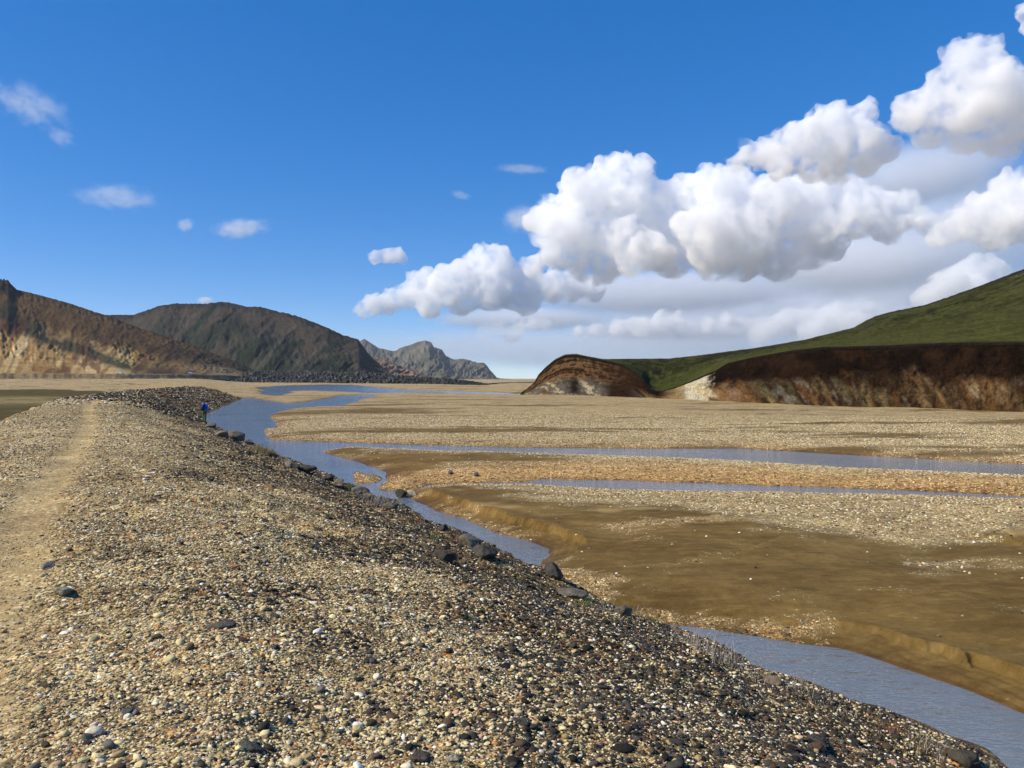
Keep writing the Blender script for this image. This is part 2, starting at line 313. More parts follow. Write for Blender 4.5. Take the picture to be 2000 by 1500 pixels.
# ------------------------------------------------------------------ ground material
def ground_material():
    m = NT('river_gravel'); P = m.pos()
    A = m.attr('mA'); B = m.attr('mB')
    sa = m.n('ShaderNodeSeparateColor', {0: A.outputs['Color']}); sb = m.n('ShaderNodeSeparateColor', {0: B.outputs['Color']})
    gravel, dark, orange = sa.outputs[0], sa.outputs[1], sa.outputs[2]; wet = A.outputs['Alpha']
    moss, path, mosst = sb.outputs[0], sb.outputs[1], sb.outputs[2]; veg = B.outputs['Alpha']
    warp = m.n('ShaderNodeVectorMath', {0: P, 1: m.scaled(m.n('ShaderNodeTexNoise', {'Vector': P, 'Scale': 14.0, 'Detail': 2.0}).outputs[1], (0.03, 0.03, 0.03))}, operation='ADD').outputs[0]
    v1 = m.n('ShaderNodeTexVoronoi', {'Vector': warp, 'Scale': 10.0, 'Randomness': 1.0})
    v2 = m.n('ShaderNodeTexVoronoi', {'Vector': warp, 'Scale': 34.0, 'Randomness': 1.0})
    v3 = m.n('ShaderNodeTexVoronoi', {'Vector': P, 'Scale': 95.0, 'Randomness': 1.0})
    def sep(v): return m.n('ShaderNodeSeparateColor', {0: v.outputs['Color']}).outputs
    s1, s2, s3 = sep(v1), sep(v2), sep(v3)
    pal = [(0.0, (0.022, 0.021, 0.022)), (0.18, (0.05, 0.044, 0.036)), (0.3, (0.12, 0.098, 0.066)), (0.42, (0.24, 0.19, 0.11)), (0.56, (0.38, 0.31, 0.175)), (0.72, (0.52, 0.435, 0.25)), (0.88, (0.65, 0.57, 0.37)), (1.0, (0.75, 0.7, 0.55))]
    def col_of(sv):
        shift = m.math('MULTIPLY', dark, -0.62)
        v = m.math('ADD', m.math('ADD', m.math('MULTIPLY', sv[0], 0.85), 0.2), shift, True)
        hi = m.math('GREATER_THAN', sv[1], m.mapr(dark, 0, 1, 0.55, 0.82))
        v = m.math('ADD', v, m.math('MULTIPLY', m.math('MULTIPLY', hi, dark), 0.5), True)
        c = m.ramp(v, pal)
        tint = m.mixc(m.math('MULTIPLY', m.math('GREATER_THAN', sv[2], 0.86), 0.55), c, (0.42, 0.2, 0.09, 1))
        return tint
    c1, c2, c3 = col_of(s1), col_of(s2), col_of(s3)
    g = m.mixc(m.math('GREATER_THAN', s2[2], 0.45), c3, c2)
    g = m.mixc(m.math('GREATER_THAN', s1[1], 0.62), g, c1)
    # gaps between stones are fine dark grit
    gap = m.mapr(v2.outputs['Distance'], 0.42, 0.75)
    g = m.mixc(m.math('MULTIPLY', gap, 0.6), g, m.mixc(dark, (0.1, 0.075, 0.04, 1), (0.03, 0.024, 0.014, 1)))
    n1 = m.noise(P, 0.9, 5); n2 = m.noise(m.scaled(P, (1.0, 2.8, 1.0)), 2.4, 5, 0.6); n3 = m.noise(P, 60, 3)
    n4 = m.noise(P, 0.33, 4, 0.6); rip = m.noise(m.scaled(P, (1.6, 5.5, 1.0)), 1.0, 4, 0.6)
    sand = m.mixc(m.mapr(n4, 0.36, 0.64), (0.112, 0.076, 0.026, 1), (0.155, 0.11, 0.044, 1))
    sand = m.mixc(m.mapr(n1, 0.52, 0.72, 0.0, 0.7), sand, (0.19, 0.14, 0.06, 1))
    sand = m.mixc(m.mapr(rip, 0.54, 0.66, 0.0, 0.5), sand, (0.21, 0.155, 0.07, 1))
    sand = m.mixc(m.mapr(rip, 0.44, 0.33, 0.0, 0.45), sand, (0.07, 0.045, 0.012, 1))
    n5 = m.noise(P, 5.5, 6, 0.72)
    sand = m.mixc(m.mapr(n5, 0.34, 0.56, 0.35, 0.0), sand, (0.07, 0.046, 0.014, 1))
    sand = m.mixc(m.mapr(n5, 0.5, 0.7, 0.0, 0.35), sand, (0.19, 0.142, 0.062, 1))
    sand = m.mixc(m.math('MULTIPLY', m.mapr(n3, 0.5, 0.7), 0.35), sand, (0.2, 0.145, 0.065, 1))
    spk = m.math('MULTIPLY', m.math('GREATER_THAN', s2[0], 0.94), m.mapr(n1, 0.56, 0.7))
    sand = m.mixc(m.math('MULTIPLY', spk, 0.7), sand, c2)
    gf = m.mapr(m.math('ADD', gravel, m.math('MULTIPLY', m.math('SUBTRACT', s2[1], 0.5), 0.8)), 0.42, 0.58)
    sand = m.mixc(m.math('MULTIPLY', m.attr('mC').outputs['Fac'], 0.75), sand, (0.3, 0.235, 0.115, 1))
    grit = m.mixc(m.math('MULTIPLY', m.math('GREATER_THAN', s3[0], 0.5), 0.5), m.mixc(dark, (0.1, 0.078, 0.044, 1), (0.035, 0.027, 0.016, 1)), c3)
    under = m.mixc(m.mapr(gravel, 0.0, 0.6), sand, grit)
    c = m.mixc(gf, under, g)
    c = m.mixc(m.math('MULTIPLY', orange, 0.42), c, m.mixc(1.0, c, (1.3, 0.86, 0.36, 1), 'MULTIPLY'))
    dust = m.mixc(m.mapr(n3, 0.35, 0.7), (0.3, 0.235, 0.135, 1), (0.41, 0.33, 0.2, 1))
    dust = m.mixc(m.math('MULTIPLY', m.math('GREATER_THAN', s2[0], 0.8), 0.6), dust, c2)
    pf = m.mapr(m.math('ADD', path, m.math('MULTIPLY', m.math('SUBTRACT', n2, 0.5), 0.9)), 0.25, 0.75)
    c = m.mixc(m.math('MULTIPLY', pf, 0.8), c, dust)
    mc = m.mixc(mosst, (0.075, 0.062, 0.02, 1), (0.26, 0.22, 0.12, 1))
    mc = m.mixc(m.mapr(m.noise(P, 0.35, 5), 0.5, 0.7), mc, (0.06, 0.055, 0.014, 1))
    c = m.mixc(moss, c, mc)
    vc = m.mixc(m.mapr(n3, 0.4, 0.65), (0.04, 0.035, 0.018, 1), (0.15, 0.105, 0.05, 1))
    c = m.mixc(m.math('MULTIPLY', veg, 0.6), c, vc)
    c = m.mixc(m.math('MULTIPLY', wet, 0.75), c, m.mixc(1.0, c, (0.45, 0.36, 0.24, 1), 'MULTIPLY'))
    rough = m.mapr(wet, 0.0, 1.0, 0.95, 0.5)
    h1 = m.math('MULTIPLY', m.math('SUBTRACT', 1.0, v1.outputs['Distance']), m.math('MULTIPLY', m.math('GREATER_THAN', s1[1], 0.62), 0.035))
    h2 = m.math('MULTIPLY', m.math('SUBTRACT', 1.0, v2.outputs['Distance']), 0.016)
    hg = m.math('MULTIPLY', m.math('ADD', h1, h2), m.math('MULTIPLY', gf, m.math('SUBTRACT', 1.0, m.math('MULTIPLY', pf, 0.8))))
    hs = m.math('MULTIPLY', m.math('ADD', m.math('ADD', m.math('MULTIPLY', n3, 0.006), m.math('MULTIPLY', n5, 0.02)), m.math('MULTIPLY', rip, 0.035)), 1.0)
    c = m.mixc(m.mapr(m.noise(m.scaled(P, (0.5, 1.0, 1.0)), 0.8, 6, 0.7), 0.35, 0.65), m.mixc(1.0, c, (0.78, 0.76, 0.74, 1), 'MULTIPLY'), m.mixc(1.0, c, (1.16, 1.16, 1.15, 1), 'MULTIPLY'))
    warm = m.mixc(1.0, c, (1.08, 0.98, 0.76, 1), 'MULTIPLY')
    return m.bsdf(warm, rough, 0.12, m.math('ADD', hg, hs), 1.0, 1.0)
MAT_GROUND = ground_material()

# ------------------------------------------------------------------ ground sheet: one continuous relief, cut along its own borders
rows_py = np.concatenate([np.arange(1720, 1300, -2.1), np.arange(1300, 800, -1.7), np.arange(800, 755, -0.8), np.arange(755, 741.2, -0.35)])
rad = np.concatenate([[0.6, 1.2, 1.8, 2.4, 2.9], np.unique(np.concatenate([(H - 2.0) * F / (np.arange(1560, 900, -2.3) - HY), H * F / (rows_py - HY)])), [3000, 4000, 5500, 7000]])
rad.sort(); keep = [0]
for i in range(1, len(rad)):
    if rad[i] - rad[keep[-1]] > max(0.012, 0.0011 * rad[keep[-1]]): keep.append(i)
rad = rad[keep]
ang = np.concatenate([np.radians(np.arange(-180, -40, 4.0)), np.arctan((np.arange(-200, 2201, 3.0) - CX) / F), np.radians(np.arange(41.5, 181, 4.0))])
ang[-1] = math.pi
ang = np.unique(np.round(ang, 7))
RR, AA = np.meshgrid(rad, ang, indexing='ij')
GX = RR * np.sin(AA); GY = RR * np.cos(AA)
T = terrain(GX.ravel(), GY.ravel())
GZ = T['z'].reshape(GX.shape)
P3 = np.stack([GX, GY, GZ], 2); NRM = grid_normals(P3).reshape(-1, 3); P3 = P3.reshape(-1, 3)
Q = grid_quads(*GX.shape)
mA = np.stack([T['gravel'], T['dark'], T['orange'], T['wet']], 1); mB = np.stack([T['moss'], T['path'], T['mosst'], T['veg']], 1)
reg = np.zeros(len(P3), np.int8)                         # 0 gravel plain, 1 embankment, 2 path, 3 sand flat, 4 moss flat, 5 river bed
reg[T['sd'] < 0] = 5
reg[(T['gravel'] < 0.45) & (T['near_sand'] > 0.3) & (T['sd'] >= 0)] = 3
reg[T['moss'] > 0.5] = 4
reg[T['isd']] = 1
reg[(T['path'] > 0.45)] = 2
freg = reg[Q[:, 0]]
for k, nm in enumerate(['gravel_plain', 'embankment', 'path', 'sand_flat', 'mossy_flat', 'river_bed']):
    q = Q[freg == k]
    if len(q) == 0: continue
    ids, inv = np.unique(q, return_inverse=True)
    me = mesh_np(nm, P3[ids], inv.reshape(q.shape), {'mA': mA[ids], 'mB': mB[ids], 'mC': np.repeat(T['dry'][ids, None], 3, 1)}, NRM[ids])
    o = link(nm, me, MAT_GROUND); tag(o, kind='structure')
print('ground quads', len(Q), 'of', GX.shape)

# ------------------------------------------------------------------ river surface
def water_material():
    m = NT('river_water'); P = m.pos()
    Pn = m.scaled(P, (1.0, 1.7, 1.0))
    b = m.math('ADD', m.math('MULTIPLY', m.noise(Pn, 5.0, 3, 0.6), 0.05), m.math('MULTIPLY', m.noise(m.scaled(P, (1.0, 2.6, 1.0)), 1.1, 3), 0.1))
    b = m.math('MULTIPLY', b, m.mapr(m.noise(P, 0.12, 3), 0.3, 0.65, 0.35, 1.1))
    bump = m.n('ShaderNodeBump', {'Height': b, 'Strength': 0.6, 'Distance': 1.0}).outputs[0]
    fr = m.n('ShaderNodeFresnel', {'IOR': 1.33, 'Normal': bump}).outputs[0]
    gl = m.n('ShaderNodeBsdfGlossy', {'Color': (1, 1, 1, 1), 'Roughness': 0.09, 'Normal': bump}).outputs[0]
    tr = m.n('ShaderNodeBsdfTransparent', {'Color': (0.62, 0.6, 0.5, 1)}).outputs[0]
    silt = m.n('ShaderNodeBsdfDiffuse', {'Color': (0.265, 0.315, 0.355, 1)}).outputs[0]
    body = m.n('ShaderNodeMixShader', {0: 0.5, 1: tr, 2: silt}).outputs[0]
    mx = m.n('ShaderNodeMixShader', {0: fr, 1: body, 2: gl}).outputs[0]
    m.t.links.new(mx, m.out.inputs['Surface']); return m.m
wx = np.linspace(-260, 260, 60); wy = np.concatenate([np.linspace(-40, 60, 30), np.linspace(70, 620, 40)])
WX, WY = np.meshgrid(wx, wy)
me = mesh_np('river', np.stack([WX.ravel(), WY.ravel(), np.zeros(WX.size)], 1), grid_quads(*WX.shape))
tag(link('river', me, water_material()), kind='structure')

# ------------------------------------------------------------------ hills, cliff, mountains (lofted from foot line to crest, with real depth and a back side)
def hill_material(name, nscale, bump_d, rough=0.95, con=0.5, bs=0.55):
    m = NT(name); P = m.pos(); c = m.attr('hc').outputs['Color']
    n = m.noise(P, nscale, 6, 0.65); n2 = m.noise(P, nscale * 5.3, 4, 0.6)
    c = m.mixc(m.mapr(n, 0.3, 0.7), m.mixc(1.0, c, (0.8, 0.78, 0.76, 1), 'MULTIPLY'), m.mixc(1.0, c, (1.18, 1.17, 1.15, 1), 'MULTIPLY'))
    c = m.mixc(m.mapr(n2, 0.35, 0.65, 0.0, con), c, m.mixc(1.0, c, (0.55, 0.55, 0.55, 1), 'MULTIPLY'))
    return m.bsdf(c, rough, 0.02, m.math('ADD', n, m.math('MULTIPLY', n2, 0.25)), bs, bump_d)
def interp(pts, x):
    p = np.array(pts, float); return np.interp(x, p[:, 0], p[:, 1])
def loft(name, px, pyr, Yr, Zf, Yf, prof, nrow, back, disp, color, mat, warp=None):
    """px columns; crest row pyr at distance Yr; foot height Zf at distance Yf; prof(t)->height share"""
    nc = len(px); Zr = H + (HY - pyr) / F * Yr
    t = np.linspace(0, 1, nrow); nb = max(6, nrow // 5); tb = np.linspace(0, 1, nb + 1)[1:]
    Tm, C = np.meshgrid(t, np.arange(nc), indexing='ij')
    Y = Yf[C] + (Yr[C] - Yf[C]) * Tm; Z = Zf[C] + (Zr[C] - Zf[C]) * prof(Tm, px[C])
    Tb, Cb = np.meshgrid(tb, np.arange(nc), indexing='ij')
    Yb = Yr[Cb] + Tb * back; Zb = Zr[Cb] - (Zr[Cb] - Zf[Cb] + 4) * Tb ** 1.4
    Y = np.vstack([Y, Yb]); Z = np.vstack([Z, Zb]); TT = np.vstack([Tm, 1 + Tb]); PX = np.vstack([px[C], px[Cb]])
    X = (PX - CX) / F * Y
    dY, dZ = disp(X, Y, Z, TT, PX)
    Y2 = Y + dY; X = (PX - CX) / F * Y2; Z = Z + dZ
    hc = color(X, Y2, Z, TT, PX)
    me = mesh_np(name, np.stack([X, Y2, Z], 2).reshape(-1, 3), grid_quads(*X.shape), {'hc': np.clip(hc.reshape(-1, 3), 0, 1)})
    o = link(name, me, mat); return o
def cmix(a, b, t):
    a = np.asarray(a, float); b = np.asarray(b, float); return a + (b - a) * t[..., None]

# --- brown rhyolite hill on the left with the road bench at its foot
px = np.arange(-420, 523, 2.2)
crest = [(-420, 430), (-200, 500), (-60, 540), (-20, 548), (0, 547), (16, 550), (25, 559), (34, 566), (65, 573), (91, 580), (138, 593), (182, 608), (221, 620), (247, 630.5), (273, 641), (312, 652.6), (351, 668), (390, 678.6), (426, 694), (463, 707), (494, 721), (510, 733), (517, 740), (523, 744)]
pyr = interp(crest, px)
Yf = interp([(-420, 400), (0, 470), (235, 535), (440, 640), (523, 700)], px)
Zf = np.array([3.0] * len(px)) * sstep(520, 400, px) + 0.25
Yr = interp([(-420, 700), (0, 730), (250, 740), (450, 740), (523, 730)], px)
ROAD_T = lambda p: interp([(-420, .07), (0, .09), (235, .085), (440, .1), (523, .1)], p)
def prof1(t, p):
    hgt = (HY - interp(crest, p)) / F * 600.0
    b = np.clip(3.6 / np.maximum(hgt * 1.2, 5), 0.02, 0.5); a = 0.05
    low = b * sstep(0, a, t); k = np.clip((t - a - 0.045) / (1 - a - 0.045), 0, 1)
    return low + (1 - b) * (0.8 * k + 0.2 * k * k)
def disp1(X, Y, Z, t, p):
    g = p * 0.026 - t * 2.6 + 0.5 * fbm(p * 0.02, t * 2, 2, 58)
    w = np.sin(np.clip(t, 0, 1) * math.pi) ** 0.8 * sstep(0.13, 0.3, t)
    gl = ridged(g, t * 1.3, 4, 51) - 0.6
    n = fbm(p * 0.014, t * 1.6, 3, 52); fine = fbm(p * 0.16, t * 14, 4, 53)
    lav = sstep(0.0, 0.4, fbm(p * 0.012 + t * 1.2, t * 2.6, 3, 54) + sstep(200, 400, p) * 0.3)
    dy = -(gl * 5 + n * 9) * w
    dz = (fine * (0.5 + 1.6 * lav) * w) + fine * 0.9 * (t > 0.9) + fbm(p * 0.06, t * 6, 3, 59) * 0.5 * (t < 0.05) + np.where((p < 30) & (t > 0.9), np.abs(fbm(p * 0.09, t * 20, 3, 55)) * 6 * sstep(30, 15, p), 0)
    return dy, dz
def col1(X, Y, Z, t, p):
    n = fbm(p * 0.011 + t * 0.9, t * 2.3, 4, 61); n2 = fbm(p * 0.05 - t * 5.0, t * 1.6, 4, 62); n3 = fbm(p * 0.1, t * 9, 3, 63)
    ochre = np.array((0.30, 0.20, 0.085)); pale = np.array((0.52, 0.41, 0.22)); red = np.array((0.11, 0.05, 0.032)); brown = np.array((0.15, 0.088, 0.05)); dk_ = np.array((0.036, 0.036, 0.03)); grn = np.array((0.055, 0.06, 0.038))
    c = cmix(brown, ochre, sstep(-0.3, 0.35, n2 + 0.2))
    c = cmix(c, np.array((0.1, 0.066, 0.036)), sstep(0.42, 0.66, t + 0.08 * n) * 0.8)
    lo = sstep(0.62, 0.4, t + 0.12 * n)
    c = cmix(c, cmix(ochre * 1.15, pale * 1.15, sstep(-0.2, 0.4, n2)), lo * sstep(300, 190, p))
    c = cmix(c, pale * 1.12, sstep(0.55, 0.3, t + (p - 200) * 0.0012) * np.exp(-((p - (205 + (0.3 - t) * 90)) / 42.0) ** 2) * sstep(-0.4, 0.2, n2 + 0.25))
    # dark green-black vegetated band running down to the right
    band = np.exp(-((t - (0.66 - p * 0.0017 + 0.05 * n)) / 0.085) ** 2) * sstep(330, 220, p)
    c = cmix(c, grn, np.clip(band * 1.3 * sstep(-0.5, 0.0, n + 0.5 * n3 + 0.25), 0, 0.95))
    c = cmix(c, red, sstep(0.18, 0.4, n + 0.35 * n3) * sstep(0.8, 0.5, t) * 0.75)
    rt = sstep(250, 390, p + 70 * n - 110 * (t - 0.35))
    c = cmix(c, cmix(dk_, np.array((0.085, 0.062, 0.045)), sstep(-0.1, 0.35, n3)), rt * 0.92)
    tan = np.exp(-((p - 395) / 50.0) ** 2) * sstep(0.52, 0.25, t) * sstep(-0.3, 0.2, n2 + 0.15)
    c = cmix(c, np.array((0.235, 0.165, 0.095)), np.clip(tan, 0, 0.85))
    c = cmix(c, np.array((0.28, 0.235, 0.15)), np.clip(np.exp(-((p - 445) / 32.0) ** 2) * sstep(0.65, 0.3, t), 0, 0.7))
    c = cmix(c, dk_, sstep(40, 22, p) * sstep(0.80, 0.88, t + 0.05 * n3))
    c = cmix(c, dk_ * 1.2, sstep(0.93, 0.975, t) * sstep(-0.3, 0.2, n3) * 0.7)
    c = cmix(c, cmix(np.array((0.2, 0.155, 0.09)), np.array((0.33, 0.26, 0.16)), sstep(-0.3, 0.3, n3 + 0.5 * fbm(p * 0.3, t * 40, 3, 66))), sstep(0.062, 0.045, t))
    return c * (np.array([0.74, 0.68, 0.6]) + np.array([0.2, 0.18, 0.12]) * sstep(0.5, 0.35, t)[..., None])
MAT_H1 = hill_material('rhyolite_slope', 0.11, 2.2)
hill1 = tag(loft('hill', px, pyr, Yr, Zf, Yf, prof1, 190, 160, disp1, col1, MAT_H1), kind='structure')
def bench(pxv, frac=0.1):          # a spot on the road bench
    yf = float(interp([(-420, 400), (0, 470), (235, 535), (440, 640), (523, 700)], pxv)); yr = float(interp([(-420, 700), (0, 730), (250, 740), (450, 740), (523, 730)], pxv))
    Y = yf + (yr - yf) * frac
    zf = 3.0 * float(sstep(520, 400, np.array(float(pxv)))) + 0.25
    zr = H + (HY - float(interp(crest, pxv))) / F * yr
    Z = zf + (zr - zf) * float(prof1(np.array(frac), np.array(float(pxv))))
    return (pxv - CX) / F * Y, Y, Z

# --- dark grey-green hill behind
px = np.arange(150, 800, 2.0)
crest2 = [(150, 628), (208, 615), (260, 615), (296, 603), (307, 598), (338, 593), (403, 593), (434, 589), (463, 594), (481, 599), (510, 599), (529, 605), (573, 615), (602, 625), (640, 640), (666, 653), (700, 663), (709, 676), (721, 693), (741, 711), (758, 725), (772, 736), (800, 746)]
pyr = interp(crest2, px); Yr = interp([(150, 1180), (450, 1120), (700, 1000), (800, 930)], px); Yf = interp([(150, 820), (500, 800), (700, 820), (800, 900)], px); Zf = np.full(len(px), 1.0)
def disp2(X, Y, Z, t, p):
    g = p * 0.02 - t * 2.0 + 0.6 * fbm(p * 0.015, t * 2, 3, 88)
    w = np.sin(np.clip(t, 0, 1) * math.pi) ** 0.7
    gl = ridged(g, t * 1.1, 5, 81) - 0.6; n = fbm(p * 0.01, t * 1.4, 3, 82); fine = fbm(p * 0.12, t * 10, 4, 83)
    return -(gl * 16 + n * 34) * w, fine * 1.8 * w + fine * 1.6 * (t > 0.9)
def col2(X, Y, Z, t, p):
    n = fbm(p * 0.02 - t * 2.2, t * 1.5, 5, 91); n2 = fbm(p * 0.07 - t * 7, t * 2.0, 4, 92); n3 = fbm(p * 0.15, t * 12, 3, 93)
    c = cmix(np.array((0.05, 0.058, 0.042)), np.array((0.115, 0.11, 0.088)), sstep(-0.3, 0.4, n2 + 0.3 * n3))
    c = cmix(c, np.array((0.105, 0.088, 0.068)), sstep(-0.05, 0.45, n + sstep(0.4, 0.9, t) * 0.35 + sstep(480, 620, p) * 0.1))
    c = cmix(c, np.array((0.03, 0.045, 0.026)), sstep(0.05, 0.4, -n + 0.2 * n2) * 0.8)
    c = cmix(c, np.array((0.17, 0.165, 0.145)), sstep(0.3, 0.55, n2) * 0.5)
    c = cmix(c, np.array((0.045, 0.038, 0.034)), sstep(0.9, 0.98, t + 0.06 * n3) * 0.8)
    return c * np.array([0.52, 0.5, 0.44])
MAT_H2 = hill_material('dark_tuff_slope', 0.05, 4.5)
tag(loft('hill', px, pyr, Yr, Zf, Yf, lambda t, p: 0.72 * t + 0.28 * t ** 0.6 * t, 170, 350, disp2, col2, MAT_H2), kind='structure')

# --- small lit ridge
px = np.arange(690, 862, 1.5)
crest3 = [(690, 694), (732, 697), (755, 703.5), (770, 708), (784, 716.6), (799, 718), (822, 728), (842, 738), (862, 746)]
pyr = interp(crest3, px); Yr = np.full(len(px), 1420.0); Yf = np.full(len(px), 1240.0); Zf = np.full(len(px), 0.0)
def disp3(X, Y, Z, t, p):
    g = ridged(p * 0.05 - t * 1.6, t * 1.4, 4, 101) - 0.6; w = np.sin(np.clip(t, 0, 1) * math.pi) ** 0.6
    return -g * 40 * w, fbm(p * 0.2, t * 8, 4, 102) * (3 * w + 1.5 * (t > 0.9))
tag(loft('hill', px, pyr, Yr, Zf, Yf, lambda t, p: t ** 0.9, 70, 150, disp3, lambda X, Y, Z, t, p: cmix(np.array((0.13, 0.085, 0.06)), np.array((0.27, 0.19, 0.13)), sstep(-0.3, 0.4, fbm(p * 0.06, t * 5, 4, 103))), MAT_H2), kind='structure')

# --- far mountain with its peak
px = np.arange(640, 1000, 1.3)
crest4 = [(640, 668), (690, 664), (703, 666), (712, 661.5), (729, 673), (741, 680), (770, 686), (775, 684), (782, 679), (799, 674.5), (815, 668), (828, 665), (840, 667), (848, 677.5), (863, 683), (871, 695), (886, 702), (906, 700.6), (932, 708), (947, 709), (958, 724), (970, 738), (980, 744), (1000, 748)]
pyr = interp(crest4, px); Yr = interp([(640, 3500), (770, 3300), (830, 3150), (1000, 2900)], px); Yf = np.full(len(px), 2550.0); Zf = np.full(len(px), 0.0)
def disp4(X, Y, Z, t, p):
    w = np.sin(np.clip(t, 0, 1) * math.pi) ** 0.7
    spur = np.exp(-((p - (828 + (1 - t) * 60)) / 26.0) ** 2)
    g = ridged(p * 0.035 - t * 1.5, t * 1.0, 5, 111) - 0.6
    return -(g * 110 + spur * 190) * w, fbm(p * 0.2, t * 9, 4, 112) * (11 * w + 4 * (t > 0.9))
def col4(X, Y, Z, t, p):
    n = fbm(p * 0.05 - t * 2, t * 3, 4, 113); n2 = fbm(p * 0.15, t * 9, 4, 114)
    c = cmix(np.array((0.13, 0.135, 0.09)), np.array((0.24, 0.215, 0.165)), sstep(-0.3, 0.4, n + 0.3 * n2))
    return cmix(c, np.array((0.07, 0.06, 0.055)), sstep(0.2, 0.45, n2) * 0.7) * 0.62
MAT_H4 = hill_material('far_slope', 0.012, 14)
tag(loft('mountain', px, pyr, Yr, Zf, Yf, lambda t, p: 0.6 * t + 0.4 * t * t, 110, 600, disp4, col4, MAT_H4), kind='structure')
px = np.arange(880, 1400, 4.0)
pyr = 740.2 + 0.8 * fbm(px * 0.03, px * 0, 3, 120); Yr = np.full(len(px), 5600.0); Yf = np.full(len(px), 4600.0); Zf = np.full(len(px), -3.0)
tag(loft('hill', px, pyr, Yr, Zf, Yf, lambda t, p: t, 30, 500, lambda X, Y, Z, t, p: (fbm(p * .05, t * 3, 3, 121) * 60, fbm(p * .2, t * 6, 3, 122) * 1.0), lambda X, Y, Z, t, p: cmix(np.array((0.10, 0.11, 0.07)), np.array((0.17, 0.16, 0.12)), sstep(-.2, .2, fbm(p * .1, t * 9, 3, 123))), MAT_H4), kind='structure')

# --- black lava field edge below the dark hill
px = np.arange(440, 1060, 1.25)
ltop = [(440, 726), (503, 725.5), (560, 727), (625, 727), (729, 731), (842, 738), (915, 744), (952, 749.5), (985, 747), (1060, 746)]
lbot = [(440, 744), (561, 745.6), (683, 748.5), (828, 750), (952, 753.4), (985, 750), (1060, 749)]
pb = interp(lbot, px); Yf = np.clip(F * (H - 0.25) / (pb - HY), 300, 700); Yf = interp([(440, 640), (560, 600), (683, 520), (828, 455), (952, 350), (970, 420), (1000, 520), (1060, 560)], px)
pyr = interp(ltop, px); Yr = Yf + 85; Zf = np.full(len(px), -0.3)
def blocky(p, t, sd_): return 0.8 * np.abs(perlin(p * 0.07, t * 7, sd_)) + 0.6 * np.abs(perlin(p * 0.23 + 0.7 * perlin(p * .06, t * 8, 5), t * 22, sd_ + 1)) + 0.6 * np.abs(perlin(p * 0.5, t * 46, sd_ + 2))
def dispL(X, Y, Z, t, p):
    hgt = np.clip((interp(lbot, p) - interp(ltop, p)) / 18.0, 0.12, 1.2)
    b = blocky(p, t, 131)
    return (perlin(p * 0.2, t * 8, 137)) * 9 * (t < 1), (b - 0.45) * 2.6 * hgt * sstep(-0.02, 0.12, t)
def colL(X, Y, Z, t, p):
    b = blocky(p, t, 131); n = fbm(p * 0.3, t * 14, 3, 139)
    c = cmix(np.array((0.022, 0.024, 0.022)), np.array((0.06, 0.062, 0.055)), sstep(-0.2, 0.4, n))
    return cmix(c, np.array((0.15, 0.155, 0.14)), sstep(0.7, 1.15, b + 0.3 * n) * sstep(950, 700, p) * 0.9)
MAT_LAVA = hill_material('lava_rock', 0.35, 1.2)
tag(loft('lava_field', px, pyr, Yr, Zf, Yf, lambda t, p: t ** 0.8, 100, 120, dispL, colL, MAT_LAVA), kind='structure')

# --- green hill on the right, cut off by the river in a bare earth cliff
px = np.concatenate([np.arange(1016, 1440, 1.4), np.arange(1440, 2060, 2.2), np.arange(2064, 2700, 7)])
foot_px = [(1016, 768), (1025, 768), (1040, 770), (1100, 772), (1180, 774), (1260, 777), (1300, 779), (1400, 783), (1480, 787), (1600, 792), (1700, 795), (1800, 798), (1900, 801), (2000, 804), (2700, 826)]
edge_px = [(1016, 769), (1020, 767), (1032, 757), (1044, 746), (1052, 731), (1068, 715), (1086, 702), (1104, 694), (1125, 693), (1156, 698.5), (1182, 704), (1216, 711.5), (1234, 723), (1255, 739), (1268, 758), (1281, 763.5), (1294, 763.5), (1320, 756), (1345, 746), (1377, 732), (1398, 723), (1421, 709), (1468, 698.5), (1520, 689), (1545, 684.6), (1605, 678), (1727, 675.5), (1844, 670), (2000, 669), (2700, 640)]
crest_px = [(1016, 771), (1032, 758), (1044, 747), (1052, 732), (1068, 716), (1086, 703), (1104, 695), (1125, 694), (1156, 699), (1182, 702.5), (1208, 701), (1307, 700), (1364, 694), (1442, 684), (1480, 679), (1571, 664), (1667, 640), (1690, 627), (1709, 618), (1740, 609), (1805, 596), (1844, 583), (1909, 560), (2000, 525), (2300, 420), (2700, 330)]
FY = lambda p: F * (H - 0.28) / (interp(foot_px, p) - HY)
pf = FY(px); pe = interp(edge_px, px); pc = interp(crest_px, px)
h_e = np.maximum(H + (HY - pe) / F * pf - 0.2, 0.1)
Ye = pf + 0.42 * h_e; Ze = H + (HY - pe) / F * Ye
Yc = Ye + interp([(1016, 3), (1060, 14), (1104, 30), (1182, 45), (1230, 70), (1307, 95), (1420, 100), (1571, 100), (1700, 95), (2000, 85), (2700, 90)], px); Zc = H + (HY - pc) / F * Yc
NC, NS, NB = 80, 76, 10
tc = np.linspace(0, 1, NC); ts = np.linspace(0, 1, NS + 1)[1:]; tb = np.linspace(0, 1, NB + 1)[1:]
PXc, Tc = np.meshgrid(px, tc); _, Ts = np.meshgrid(px, ts); _, Tb = np.meshgrid(px, tb)
